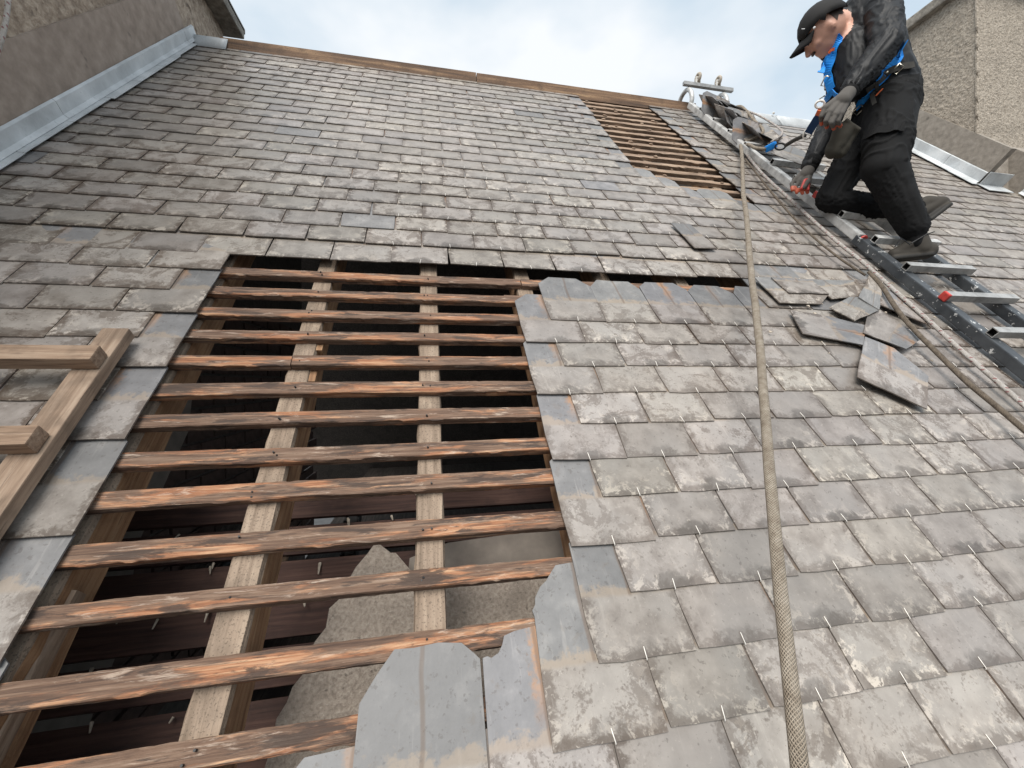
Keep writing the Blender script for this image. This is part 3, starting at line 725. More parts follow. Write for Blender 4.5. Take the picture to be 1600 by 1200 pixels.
# plaster slab
def slab_px(name, pts, h, th, mat, label, cat, jag=0):
    P = []
    for i, p in enumerate(pts):
        q = uvh(*p, h); nx = uvh(*pts[(i + 1) % len(pts)], h)
        if jag and p[2:] == ():
            m = max(1, int((nx - q).length / .03)) if i < jag else 1
        else: m = 1
        for k in range(m):
            w_ = q.lerp(nx, k / m)
            if m > 1: w_ = w_ + Vector((random.uniform(-.010, .010), random.uniform(-.010, .010), 0))
            P.append(w_)
    n = len(P); V = [W(*q) for q in P] + [W(q.x, q.y, q.z - th) for q in P]
    a = sum((P[i].x * P[(i + 1) % n].y - P[(i + 1) % n].x * P[i].y for i in range(n)))
    Fc = [tuple(range(n)) if a > 0 else tuple(range(n))[::-1], tuple(range(n, 2 * n))[::-1] if a > 0 else tuple(range(n, 2 * n))]
    Fc += [((k, n + k, n + (k + 1) % n, (k + 1) % n) if a > 0 else (k, (k + 1) % n, n + (k + 1) % n, n + k)) for k in range(n)]
    return single(name, (V, Fc), mat, label, cat)
slab_px('plaster_slab', [(425, 1160), (455, 1075), (492, 1000), (528, 935), (560, 888), (592, 850), (622, 868), (650, 905), (1000, 860), (1100, 1300), (380, 1300)], -.30, .03, M['plaster'], 'broken sheet of rough plaster lying under the lower battens', 'plaster', 8)
slab_px('plaster_ceiling', [(640, 872), (700, 848), (1050, 800), (1150, 1300), (600, 1300)], -.36, .03, M['smoothplaster'], 'smooth dusty plaster ceiling sheet right of the middle rafter', 'plaster')
st = empty('iron_strap', W(-.2, .6, -.45), 'black perforated iron strap standing behind the middle battens', 'strap')
a, b = PD(556, 770, 1.75), PD(542, 915, 1.55)
part('strap_plate', bar(a, b, .05, .005, fwd), M['iron'], st)
for s in (-1, 1): part('strap_flange', bar(a + right * s * .026, b + right * s * .026, .006, .03, fwd), M['iron'], st)
sv, sf = [], []
for i in range(14):
    c = a.lerp(b, (i + .5) / 14) - fwd * .016
    for s in (-1, 1): gg = bar(c + right * s * .026 - down * .004, c + right * s * .026 + down * .004, .011, .014, fwd, .001); n = len(sv); sv += gg[0]; sf += [tuple(q + n for q in f) for f in gg[1]]
o = part('strap_teeth', (sv, sf), M['iron'], st); o['kind'] = 'stuff'
single('attic_brace', bar(PD(440, 745, 2.1), PD(150, 1060, 1.42), .07, .05, -fwd, .004), M['darkwood'], 'long dark diagonal timber brace leaning by the brick wall', 'timber')
single('attic_pipe', tube([PD(470, 760, 2.2), PD(330, 905, 1.75), PD(210, 1010, 1.5)], .017, 8), M['iron'], 'thin black pipe running beside the diagonal brace', 'pipe', smooth=True)
single('broken_lath', bar(PD(448, 850, 1.72), PD(418, 920, 1.6), .055, .02, -fwd, .004), M['crossbar'], 'short broken pale lath hanging behind the left rafter', 'timber')
single('attic_post', join(toW(wavy_beam(1, -.6, .36, (-.80, -.085), .085, .04, .05, .002, 31))), M['plank'], 'stout pale timber offcut under the battens at lower left', 'timber')

# ------------------------------------------------------------------ wooden roof ladder at the left
wl = empty('wooden_roof_ladder', W(-.95, .8, .02), 'weathered wooden crawl ladder lying on the slates left of the opening', 'ladder')
def uvc(x, y, h): return uvh(x, y, h)
t0 = uvc(186, 519, .036); t1 = uvc(22, 752, .036); dirv = (t1 - t0).normalized()
NR = ROT @ Vector((0, 0, 1))
part('stile', bar(W(*t0), W(*(t0 + dirv * 1.3)), .068, .034, NR, .004), M['plank'], wl)
part('stile', bar(W(*(t0 + Vector((-.42, .0, 0)))), W(*(t0 + Vector((-.42, 0, 0)) + dirv * 1.3)), .068, .034, NR, .004), M['plank'], wl)
for (x, y) in ((157, 560), (62, 688), (-55, 850)):
    e = uvc(x, y, .07); e.z = .075
    part('crossbar', bar(W(*e), W(*(e + Vector((-.52, .0, 0)))), .052, .04, NR, .004), M['crossbar'], wl)

# ------------------------------------------------------------------ aluminium roof ladder
HS = 0.052                                      # centre height of the stiles
la = empty('aluminium_roof_ladder', W(2.7, 1.0, HS), 'aluminium roof ladder hooked over the ridge, its lower section grey painted', 'ladder')
UL, UR = 2.50, 2.885
top_v = 4.38
vj = uvh(1338, 372, HS).y
part('stile', toW(box((UL, (top_v + vj) / 2, HS), (.045, top_v - vj, .05), .006)), M['alu'], la)
part('stile', toW(box((UR, (top_v + vj) / 2, HS), (.045, top_v - vj, .05), .006)), M['alu'], la)
for u in (UL, UR):
    part('lower_stile', toW(box((u + .004, (vj - .9) / 2 + .02, HS - .012), (.058, vj + .9, .05), .006)), M['grey'], la)['label'] = 'grey painted lower stile with chipped white flecks'
    part('end_cap', toW(tube([(u, vj - .012, HS + .004), (u, vj - .022, HS + .004)], .024, 10)), M['red'], la)
def tube_rung(v, u0, u1, h, mat, cap):
    w, wi, e = .036, .029, .03
    V = []; 
    def ring(u, s): return [(u, v - s / 2, h - s / 2), (u, v + s / 2, h - s / 2), (u, v + s / 2, h + s / 2), (u, v - s / 2, h + s / 2)]
    V = ring(u0, w) + ring(u1, w) + ring(u0, wi) + ring(u0 + e, wi) + ring(u1, wi) + ring(u1 - e, wi)
    Fc, fm = [], []
    def bridge(a, b, m):
        for k in range(4): Fc.append((a + k, b + k, b + (k + 1) % 4, a + (k + 1) % 4)); fm.append(m)
    bridge(0, 4, 0); bridge(8, 0, 0); bridge(12, 8, 1); bridge(4, 16, 0); bridge(16, 20, 1); Fc += [(12, 13, 14, 15), (20, 23, 22, 21)]; fm += [1, 1]
    o = part('rung', toW((V, Fc)), [mat, M['tube_in']], la, False, fm)
    if cap: part('end_cap', toW(box((u0 - .001, v, h), (.016, w + .003, w + .003), .004)), M['red'], la)
HR = HS + .046
rung_px = [(1187, 250, 0), (1216, 276, 0), (1250, 302, 1), (1290, 332, 0), (1346, 372, 0), (1398, 412, 0), (1462, 459, 1), (1543, 516, 0)]
RV = []
for (x, y, cap) in rung_px:
    v = uvh(x, y, HR).y; RV.append(v); tube_rung(v, UL - .02, UR + .05, HR - (.012 if y > 380 else 0), M['alu_dark'] if y > 380 else M['alu'], cap)
for v in (.72, .46, .2): tube_rung(v, UL - .02, UR + .05, HR - .012, M['alu_dark'], 0)
for v in (3.3, 3.58, 3.86, 4.14): tube_rung(v, UL - .02, UR + .05, HR - .02, M['alu'], 0)
# hooks over the ridge, wheel bar
for u in (UL, UR):
    b = Vector((u, RP.y, RP.z)); pts = [W(u, top_v - .02, HS)]
    for p in ((-.115, .045), (-.10, .12), (-.05, .175), (.015, .185), (.075, .155), (.11, .09), (.12, .0), (.15, -.12)):
        pts.append(Vector((u, RP.y + p[0], RP.z + p[1])))
    pts = catmull(pts, 5)
    part('ridge_hook', tube(pts, .021, 8, True, Vector((1, 0, 0))), M['alu'], la, True)
wb = Vector((0, RP.y - .07, RP.z + .215))
part('wheel_bar', bar(Vector((UL - .06, wb.y, wb.z)), Vector((UR + .10, wb.y, wb.z)), .034, .034, Vector((0, 0, 1))), M['alu_dark'], la)
for u in (UL + .10, UR - .06):
    c = Vector((u, wb.y, wb.z + .075))
    rim = [c + Vector((0, math.cos(a) * .034, math.sin(a) * .034)) for a in [2 * math.pi * k / 20 for k in range(21)]]
    w = part('wheel', tube(rim, .014, 8, False, Vector((1, 0, 0))), M['rubber'], la, True)
    part('axle', tube([c - Vector((.022, 0, 0)), c + Vector((.022, 0, 0))], .010, 8), M['steel'], w)
    for s in (-1, 1): part('fork', bar(c + Vector((.019 * s, 0, .006)), c + Vector((.019 * s, 0, -.06)), .022, .004, Vector((1, 0, 0)), .001), M['steel'], w)

# ------------------------------------------------------------------ loose slates
def loose_px(poly, o_, x_, h0, label, group, hs=None, yflip=False, rr=None):
    h0 = h0 * .72; hs = [q * .72 for q in hs] if hs else None
    P = [uvh(p[0], p[1], (hs[i] if hs else h0)) for i, p in enumerate(poly)]
    a = sum(P[i].x * P[(i + 1) % len(P)].y - P[(i + 1) % len(P)].x * P[i].y for i in range(len(P)))
    if a < 0: P.reverse()
    oo, xx = uvh(*o_, h0), uvh(*x_, h0); ex = (xx - oo); ex.z = 0; Lx = ex.length; ex.normalize(); ey = Vector((-ex.y, ex.x, 0))
    cen = sum(P, Vector()) / len(P)
    if (cen - oo).dot(ey) < 0: ey = -ey
    ext = max((p - oo).dot(ey) for p in P)
    sx = SW / max(Lx, .05)
    Q = []
    for i, p in enumerate(P):                 # chipped, uneven edges
        nx = P[(i + 1) % len(P)]; m = max(1, int((nx - p).length / .05))
        for k in range(m):
            t = p.lerp(nx, k / m)
            if k: t = t + Vector((random.uniform(-.0025, .0025), random.uniform(-.0025, .0025), 0))
            Q.append(t)
    n = len(Q); V = [W(*q) for q in Q] + [W(q.x, q.y, q.z - ST) for q in Q]
    Fc = [tuple(range(n)), tuple(range(n, 2 * n))[::-1]] + [(k, n + k, n + (k + 1) % n, (k + 1) % n) for k in range(n)]
    c = sum(V, Vector()) / len(V); me = mesh('loose_slate', [q - c for q in V], Fc, M['slate'])
    uvs = [((q - oo).dot(ex) * sx, max(0.0, (q - oo).dot(ey)) * (SL * .93 / max(ext, .2)), 0) for q in Q] * 2
    add_slate_data(me, [rr if rr is not None else 0.0] * (2 * n), uvs)
    o = link('loose_slate', me); o.location = c; tag(o, label, 'slate', group); return o
G = 'loose slates dropped on the roof'
loose_px([(1179, 433), (1216, 433), (1294, 461), (1283, 475), (1219, 473)], (1219, 473), (1283, 475), .022, 'lower of two long slates sliding beside the hanging rope', G)
loose_px([(1205, 433), (1268, 437), (1296, 459), (1233, 457)], (1233, 457), (1296, 459), .032, 'upper long dark slate resting on another beside the rope', G)
loose_px([(1262, 436), (1334, 438), (1342, 463), (1300, 467)], (1300, 467), (1342, 463), .024, 'slate with a pale top edge right of the two long slates', G)
loose_px([(1379, 447), (1406, 461), (1453, 498), (1451, 507), (1408, 490), (1371, 474)], (1371, 474), (1451, 507), .030, 'pointed blue slate lying under the two ropes', G)
loose_px([(1235, 484), (1280, 491), (1352, 508), (1350, 539), (1255, 521)], (1235, 484), (1255, 521), .028, 'half weathered half blue slate lying sideways left of the pile', G)
loose_px([(1356, 491), (1376, 484), (1440, 529), (1416, 545), (1349, 520)], (1349, 520), (1376, 484), .036, 'pale blue slate with two cut corners in the middle of the pile', G)
loose_px([(1296, 480), (1327, 464), (1343, 464), (1374, 484), (1336, 501)], (1296, 480), (1336, 501), .044, 'small brown grey slate on top of the pile', G, [.03, .04, .045, .05, .045])
loose_px([(1358, 430), (1380, 439), (1374, 484), (1342, 464)], (1358, 430), (1380, 439), .054, 'narrow slate tilted up at the top of the pile', G)
loose_px([(1352, 526), (1397, 544), (1451, 588), (1450, 610), (1449, 639), (1340, 589)], (1340, 589), (1449, 639), .034, 'big blue and grey slate with a rust line nearest the camera', G, [.03, .03, .03, .032, .036, .04])
loose_px([(1048, 348), (1078, 350), (1120, 388), (1086, 387)], (1086, 387), (1120, 388), .022, 'single patch slate lying on the upper slates above the gap', G)
gv, gf = [], []
for i in range(60):
    u0, v0 = random.gauss(2.0, .25), random.gauss(1.22, .18); s_ = random.uniform(.003, .011); a0 = random.uniform(0, 6)
    P3 = [Vector((u0 + math.cos(a0 + q * 2.1 + random.uniform(-.4, .4)) * s_, v0 + math.sin(a0 + q * 2.1) * s_ * .8, .009)) for q in range(3)]; n = len(gv)
    gv += [W(*q) for q in P3] + [W(q.x, q.y, q.z + .003) for q in P3]; gf += [(n, n + 2, n + 1), (n + 3, n + 4, n + 5), (n, n + 1, n + 4, n + 3), (n + 1, n + 2, n + 5, n + 4), (n + 2, n, n + 3, n + 5)]
o = single('slate_chips', (gv, gf), M['mortar_dust'], 'scatter of small slate chips around the loose slates', 'chips'); o['kind'] = 'stuff'
G2 = 'slates stacked on the top of the ladder'
def stack_slate(u, v, h, rx, ry, rz, label, i, size=1.0):
    me = VAR[(i * 3) % NVAR][1]; o = link('loose_slate', me); rz += random.choice((0, math.pi, math.pi, math.pi / 2)) if abs(ry) > .15 else 0
    o.matrix_world = ROOF @ (Matrix.Translation((u, v, h)) @ Matrix.Rotation(rz, 4, 'Z') @ Matrix.Rotation(rx, 4, 'X') @ Matrix.Rotation(ry, 4, 'Y') @ Matrix.Translation((-SW / 2, -SL / 2, 0)))
    tag(o, label, 'slate', G2); return o
ORD = ['first', 'second', 'third', 'fourth', 'fifth', 'sixth', 'seventh']
for i in range(7): stack_slate(2.575 + i * .026, 4.12 - i * .012, .115 + i * .006, R(9) + random.uniform(-.04, .04), R(-42 + i * 5), R(random.uniform(-8, 6)), ORD[i] + ' slate from the left in the leaning stack under the ladder hooks', i)
for i in range(6): stack_slate(2.575 + i * .026, 3.80 - i * .014, .115 + i * .005, R(6) + random.uniform(-.04, .04), R(-44 + i * 6), R(random.uniform(-9, 9)), ORD[i] + ' slate from the left in the middle stack on the ladder', i + 3)
for i in range(4): stack_slate(2.585 + i * .034, 3.47 - i * .02, .11 + i * .006, R(5), R(-40 + i * 9), R(random.uniform(-9, 9)), ORD[i] + ' slate from the left in the lowest stack, above the rope knot', i + 5)
stack_slate(2.76, 3.36, .135, R(5), R(-6), R(8), 'broad blue slate lying flat above the highest clear rung', 2)
stack_slate(2.70, 3.05, .125, R(4), R(2), R(-40), 'pale blue slate on the ladder beside the blue rope grab', 5)
stack_slate(2.78, 2.72, .06, R(2), R(0), R(12), 'slate slipped between the rungs near the reaching hand', 7)

# ------------------------------------------------------------------ ropes
A0 = PD(1157, 226, 3.35)
B0 = PD(1256, 1260, .57)
mids = []
for i in range(41):
    t = i / 40; p = A0.lerp(B0, t) + right * (math.sin(t * 3.14) * -.006 + .010 * noise.noise(Vector((t * 5, 0, 0))) + .004 * noise.noise(Vector((t * 17, 3, 0)))); mids.append(p)
rope_obj('hanging_rope', mids, .0124, M['rope'], 'thick beige braided rope running down towards the camera', 'rope', 14)
lp = [W(UR - .02, 4.25, .10), W(2.80, 4.02, .17), W(2.74, 3.7, .16), W(2.66, 3.4, .15), A0]
rope_obj('anchor_rope', catmull(lp, 8), .011, M['rope'], 'thin pale anchor rope from the ladder head to the knot', 'rope', 10)
lp = [W(UR - .0, 4.28, .11), W(UR + .03, 3.9, .15), W(UR + .02, 3.5, .15), PD(1205, 222, 3.0)]
rope_obj('second_anchor_rope', catmull(lp, 8), .008, M['rope_red'], 'slim white rope from the ladder head towards the blue grab', 'rope', 8)
lp = [A0, PD(1170, 226, 3.25), PD(1180, 231, 3.1), PD(1197, 233, 3.0)]
rope_obj('grab_rope', catmull(lp, 6), .012, M['rope'], 'short rope loop from the knot to the blue rope grab', 'rope', 10)
pts = [W(*uvh(x, y, .02 + .012)) for x, y in ((1160, 232), (1188, 268), (1235, 312), (1300, 371), (1352, 413), (1400, 456), (1450, 500), (1500, 546), (1560, 598), (1640, 668), (1760, 770))]
rope_obj('flecked_rope', catmull(pts, 8), .0095, M['rope_red'], 'white rope with red flecks lying along the left of the ladder', 'rope', 10)
pts = [W(*uvh(x, y, .045)) for x, y in ((1358, 425), (1377, 446), (1402, 484), (1430, 517), (1468, 555), (1510, 596), (1556, 634), (1610, 680), (1700, 760))]
rope_obj('brown_cord', catmull(pts, 8), .010, M['cord'], 'dark brown cord crossing the loose slates below the flecked rope', 'cord', 10)
pts = [W(*uvh(x, y, .03)) for x, y in ((1164, 248), (1215, 312), (1262, 362), (1310, 402), (1352, 430))]
rope_obj('thin_cord', catmull(pts, 8), .006, M['cord'], 'thin dark cord between the hanging rope and the flecked rope', 'cord', 8)
ch = [PD(-14, 110, 1.5), PD(4, 55, 1.52), PD(12, 10, 1.55), PD(16, -60, 1.6)]
rope_obj('white_cable', catmull(ch, 6), .008, M['rope_red'], 'white cable hanging in front of the brown wall at top left', 'cable', 8)

# ------------------------------------------------------------------ the roofer
from mathutils.bvhtree import BVHTree
def ball(c, r, sub=3):
    bm = bmesh.new(); bmesh.ops.create_icosphere(bm, subdivisions=sub, radius=1); bm.verts.index_update()
    rr = r if isinstance(r, (tuple, list)) else (r, r, r)
    gg = ([Vector(c) + Vector((q.co.x * rr[0], q.co.y * rr[1], q.co.z * rr[2])) for q in bm.verts], [tuple(w.index for w in f.verts) for f in bm.faces]); bm.free(); return gg
def capsule(a, ra, b, rb):
    a, b = Vector(a), Vector(b); return join(ball(a, ra), ball(b, rb), tube([a, b], [ra, rb], 20))
def ellip(c, axes, radii):
    gg = ball((0, 0, 0), 1.0); return xf(gg, lambda q: Vector(c) + axes[0] * q.x * radii[0] + axes[1] * q.y * radii[1] + axes[2] * q.z * radii[2])
def remesh(geo, voxel, smooth=4):
    me = bpy.data.meshes.new('tmp'); me.from_pydata([tuple(q) for q in geo[0]], [], geo[1]); o = bpy.data.objects.new('tmp', me); COL.objects.link(o)
    m = o.modifiers.new('r', 'REMESH'); m.mode = 'VOXEL'; m.voxel_size = voxel
    m2 = o.modifiers.new('s', 'SMOOTH'); m2.factor = .5; m2.iterations = smooth
    dg = bpy.context.evaluated_depsgraph_get(); dg.update(); ev = o.evaluated_get(dg); em = ev.to_mesh()
    V = [q.co.copy() for q in em.vertices]; Fc = [tuple(p.vertices) for p in em.polygons]; ev.to_mesh_clear()
    bpy.data.objects.remove(o); bpy.data.meshes.remove(me); return V, Fc
ray = (PD(1345, 120, 2.45) - CAM).normalized()
RX = (right - ray * right.dot(ray)).normalized(); DX = ray.cross(RX).normalized()
if DX.dot(down) < 0: DX = -DX
S_ = -ray                                      # towards the camera: the man's left
caps = []                                      # (a, ra, b, rb, material index, fold strength)
def C(p, rp, q, rq, m, f=1.0): caps.append((PD(*p), rp, PD(*q), rq, m, f))
JK, TR, SK = 0, 1, 2
C((1386, 136, 2.50), .150, (1372, 106, 2.50), .145, JK); C((1372, 106, 2.50), .150, (1356, 58, 2.50), .160, JK)
C((1356, 58, 2.50), .160, (1352, 22, 2.50), .135, JK); C((1350, 112, 2.52), .105, (1322, 70, 2.52), .105, JK)
C((1318, 134, 2.53), .085, (1314, 92, 2.53), .088, JK); C((1340, 125, 2.45), .11, (1335, 80, 2.47), .11, JK)
C((1352, 14, 2.50), .115, (1380, 14, 2.38), .088, JK); C((1352, 14, 2.50), .115, (1332, 24, 2.64), .085, JK)
C((1380, 12, 2.37), .086, (1385, 70, 2.25), .078, JK, 1.6); C((1385, 70, 2.25), .078, (1330, 138, 2.27), .050, JK, 1.6)
C((1332, 24, 2.64), .08, (1308, 165, 2.68), .064, JK); C((1308, 165, 2.68), .066, (1266, 258, 2.60), .047, JK, 1.4)
C((1388, 150, 2.50), .150, (1392, 165, 2.47), .140, TR); C((1390, 165, 2.44), .132, (1386, 225, 2.34), .112, TR, 1.3)
C((1386, 225, 2.34), .110, (1382, 262, 2.31), .100, TR, 1.5); C((1382, 262, 2.31), .098, (1408, 318, 2.29), .080, TR, .8); C((1408, 318, 2.29), .080, (1427, 354, 2.28), .070, TR, .8)
C((1372, 175, 2.56), .125, (1335, 245, 2.56), .100, TR, 1.2); C((1335, 245, 2.56), .100, (1298, 310, 2.555), .076, TR, 1.4)
C((1298, 314, 2.55), .070, (1360, 322, 2.53), .070, TR, 1.4); C((1360, 322, 2.53), .070, (1425, 324, 2.51), .058, TR, 1.5)
C((1428, 356, 2.28), .048, (1432, 380, 2.28), .044, TR, 0); C((1425, 324, 2.51), .045, (1440, 322, 2.50), .042, TR, 0)
C((1334, 26, 2.52), .075, (1312, 40, 2.52), .072, JK, .4)                       # collar
C((1318, 34, 2.52), .058, (1298, 44, 2.515), .058, SK, 0)
HC = PD(1286, 46, 2.50)
HF = (DX * .88 - RX * .46 - ray * .22).normalized(); HU = (-RX * .88 - DX * .46); HU = (HU - HF * HU.dot(HF)).normalized(); HS_ = HU.cross(HF)
if HS_.dot(S_) < 0: HS_ = -HS_
k = 1.10
def hp(f, u, s): return HC + (HF * f + HU * u + HS_ * s) * k
skin_geo = [ellip(HC, (HF, HU, HS_), (.096 * k, .112 * k, .076 * k)), ellip(hp(.035, -.055, 0), (HF, HU, HS_), (.062 * k, .062 * k, .058 * k)),
            capsule(hp(.088, .012, 0), .012 * k, hp(.112, -.026, 0), .017 * k), capsule(hp(.072, .028, -.035), .017 * k, hp(.072, .028, .035), .017 * k),
            capsule(hp(.090, -.060, -.016), .010 * k, hp(.090, -.060, .016), .010 * k), capsule(hp(.088, -.073, -.014), .010 * k, hp(.088, -.073, .014), .010 * k),
            ellip(hp(.078, -.098, 0), (HF, HU, HS_), (.024 * k, .022 * k, .026 * k)), capsule(hp(.062, -.028, .040), .026 * k, hp(.062, -.028, -.040), .026 * k)]
for s in (-1, 1):
    skin_geo += [ellip(hp(-.014, -.026, .077 * s), (HF, HU, HS_), (.016 * k, .027 * k, .008 * k)), ellip(hp(.079, .008, .030 * s), (HF, HU, HS_), (.012 * k, .011 * k, .013 * k))]
body_geo = join(*[capsule(*c[:4]) for c in caps], *skin_geo)
V, Fc = remesh(body_geo, .0085, 5)
# normals for folds
tmp = bpy.data.meshes.new('t'); tmp.from_pydata([tuple(q) for q in V], [], Fc); tmp.update(); NRM = [q.normal.copy() for q in tmp.vertices]; bpy.data.meshes.remove(tmp)
def nearest(p):
    best = None
    dh_ = (p - HC).length - .118
    if (p - HC).length < .155: best = (dh_ - .03, None, 0)
    for c in caps:
        ab = c[2] - c[0]; t = max(0, min(1, (p - c[0]).dot(ab) / ab.length_squared)); d = (p - c[0] - ab * t).length - (c[1] + (c[3] - c[1]) * t)
        if best is None or d < best[0]: best = (d, c, t)
    return best
vm = []
for i, p in enumerate(V):
    d, c, t = nearest(p)
    if c is None: vm.append(SK); continue
    vm.append(c[4])
    ax = (c[2] - c[0]); L_ = ax.length; ax.normalize(); side = NRM[i].cross(ax)
    q = Vector((((p - c[0]).dot(ax)) * 11 + 1.6 * noise.noise(p * 5), side.dot(p) * 2.0, NRM[i].dot(RX) * 1.5))
    a = noise.noise(q); b = noise.noise(p * 9 + Vector((9, 2, 4)))
    fold = (max(0, 1 - abs(a) * 4.5) * .0065 - .001) * (0.7 if c[4] == JK else 1.0) + b * .004
    V[i] = p + NRM[i] * fold * c[5]
fm = []
for f in Fc:
    l = [vm[a] for a in f]; fm.append(max(set(l), key=l.count))
base = W(2.7, uvh(1425, 400, HR).y, HR)
me = mesh('person', [q - base for q in V], Fc, [M['jacket'], M['trousers'], M['skin']], True, fm)
man = link('person', me); man.location = base
tag(man, 'person in black work clothes and dark cap kneeling on the aluminium ladder', 'person')
bvh = BVHTree.FromPolygons(V, Fc)
def surf(x, y, off=.004, dflt=2.4):
    d = (right * (x - 800) + down * (y - 600) + fwd * F).normalized(); h = bvh.ray_cast(CAM, d)
    if h[0] is None: return PD(x, y, dflt), -ray
    return h[0] + h[1] * off, h[1]
def strap(name, px, w, mat, par=None, off=.005, n=6, dflt=2.4, label=None):
    c2 = catmull([Vector((a, b, 0)) for a, b in px], n); P, U = [], []
    for q in c2: a, b = surf(q.x, q.y, off, dflt); P.append(a); U.append(b)
    for _ in range(2):
        P = [P[0]] + [(P[i - 1] + P[i] * 2 + P[i + 1]) / 4 for i in range(1, len(P) - 1)] + [P[-1]]
        U = [U[0]] + [((U[i - 1] + U[i] * 2 + U[i + 1]) / 4).normalized() for i in range(1, len(U) - 1)] + [U[-1]]
    o = part(name, ribbon([p + u * .004 for p, u in zip(P, U)], U, w, .004), mat, par or man)
    if label: o['label'] = label
    return o
hb = strap('harness_strap', [(1314, 56), (1307, 72), (1299, 95), (1295, 118), (1301, 140)], .05, M['strap'], label='bright blue chest strap')
strap('harness_strap', [(1300, 84), (1290, 100), (1282, 114)], .035, M['strap'], off=.008)
strap('harness_strap', [(1409, 72), (1398, 95), (1382, 116), (1366, 132)], .055, M['strap'], label='bright blue back strap')
strap('harness_strap', [(1364, 134), (1354, 150), (1342, 168)], .046, M['strap'], off=.006)
strap('harness_strap', [(1313, 150), (1303, 142), (1292, 156)], .034, M['strap'], off=.008)
strap('strap_tab', [(1309, 76), (1293, 83)], .016, M['orange'], off=.012, n=4)
strap('strap_tab', [(1381, 142), (1371, 153)], .006, M['orange'], off=.012, n=4)
strap('harness_belt', [(1424, 104), (1402, 107), (1384, 116), (1366, 130), (1352, 140)], .034, M['belt'], off=.010)
strap('belt_end', [(1366, 128), (1365, 146), (1370, 166)], .020, M['belt'], off=.016)
def buckle(x, y, w, h, rot=0):
    c, nn = surf(x, y, .016); d, s2, n2 = frame(RX, nn); pts = []
    for a, b in ((-1, -1), (1, -1), (1, 1), (-1, 1), (-1, -1)):
        q = (a * w / 2, b * h / 2); pts.append(c + d * (q[0] * math.cos(rot) - q[1] * math.sin(rot)) + s2 * (q[0] * math.sin(rot) + q[1] * math.cos(rot)))
    part('buckle', tube(pts, .004, 6), M['buckle'], man, True)
buckle(1403, 108, .03, .04, .5); buckle(1294, 126, .03, .05, .1); buckle(1346, 172, .03, .045, .6); buckle(1378, 117, .004, .04, .5); buckle(1291, 154, .03, .03, .8)
# cap
V, Fc = ellip(hp(-.010, .012, 0), (HF, HU, HS_), (.112 * k, .118 * k, .090 * k))
keep = [(q - HC).dot(HU) > .010 * k + (q - HC).dot(HF) * .36 for q in V]
Fc = [f for f in Fc if all(keep[a] for a in f)]
used_v = sorted({a for f in Fc for a in f}); mp_ = {a: i for i, a in enumerate(used_v)}
o = part('cap', ([V[a] for a in used_v], [tuple(mp_[a] for a in f) for f in Fc]), M['cap'], man, True); md = o.modifiers.new('t', 'SOLIDIFY'); md.thickness = .005
bv_, bf = [], []
for i in range(9):
    for j in range(6):
        s = (i / 8 - .5) * 2; t = j / 5
        bv_.append(hp(.085 - abs(s) ** 2 * .045 + t * (.082 - .040 * s * s), .050 - t * .006 - s * s * .022 * (1 + t), s * .076 * (1 - .05 * t)))
for i in range(8):
    for j in range(5): a = i * 6 + j; bf.append((a, a + 1, a + 7, a + 6))
b_ = part('cap_peak', (bv_, bf), M['cap'], o, True); md = b_.modifiers.new('t', 'SOLIDIFY'); md.thickness = .011; md.offset = 0
part('cap_print', bar(hp(.055, .072, .078), hp(.062, .086, .076), .004, .004, HS_, .0005), M['white'], o); part('cap_print', ellip(hp(.035, .034, .092), (HF, HU, HS_), (.007, .006, .003)), M['white'], o)
hv, hf = ellip(hp(0, 0, 0), (HF, HU, HS_), (.0975 * k, .1135 * k, .0775 * k))
keep = [(q - HC).dot(HF) < -.040 * k and (q - HC).dot(HU) > -.045 * k for q in hv]; hf = [f for f in hf if all(keep[a] for a in f)]; used_v = sorted({a for f in hf for a in f}); mp_ = {a: i for i, a in enumerate(used_v)}
part('hair', ([hv[a] for a in used_v], [tuple(mp_[a] for a in f) for f in hf]), M['hair'], man, True)
part('moustache', capsule(hp(.100, -.046, -.022), .008, hp(.100, -.046, .022), .008), M['hair'], man, True)
for s in (-1, 1): part('eye', ball(hp(.083, .008, .031 * s), .009), M['hair'], man, True)
for s in (-1, 1): part('eyebrow', capsule(hp(.086, .026, .016 * s), .006, hp(.078, .028, .046 * s), .005), M['hair'], man, True)
# hands in grey gloves with orange palms
def glove(wrist, rw, knuck, tips, thumb, fr, name='glove', away=ray):
    g_ = [capsule(wrist, rw, (wrist + sum(knuck, Vector()) / len(knuck)) / 2, rw * 1.15)]
    for a in knuck: g_.append(capsule(wrist.lerp(a, .35), fr * 1.9, a, fr * 1.45))
    for a, (m_, t_) in zip(knuck, tips): g_ += [capsule(a, fr * 1.2, m_, fr * 1.05), capsule(m_, fr * 1.05, t_, fr * .9)]
    for a, b in zip(thumb, thumb[1:]): g_.append(capsule(a, fr * 1.35, b, fr * 1.1))
    V, Fc = remesh(join(*g_), .0038, 3)
    fm = []
    tipz = [t for _, t in tips]
    for f in Fc:
        c = sum((V[a] for a in f), Vector()) / len(f)
        near_tip = min((c - t).length for t in tipz) < fr * 2.4
        n_ = (V[f[1]] - V[f[0]]).cross(V[f[2]] - V[f[0]]).normalized()
        fm.append(1 if (n_.dot(away) > .1 or near_tip) and (c - wrist).length > .03 else 0)
    part(name, (V, Fc), [M['glove'], M['palm']], man, True, fm)
kn = [PD(1289, 169, 2.265), PD(1297, 175, 2.245), PD(1306, 179, 2.235), PD(1314, 178, 2.235)]
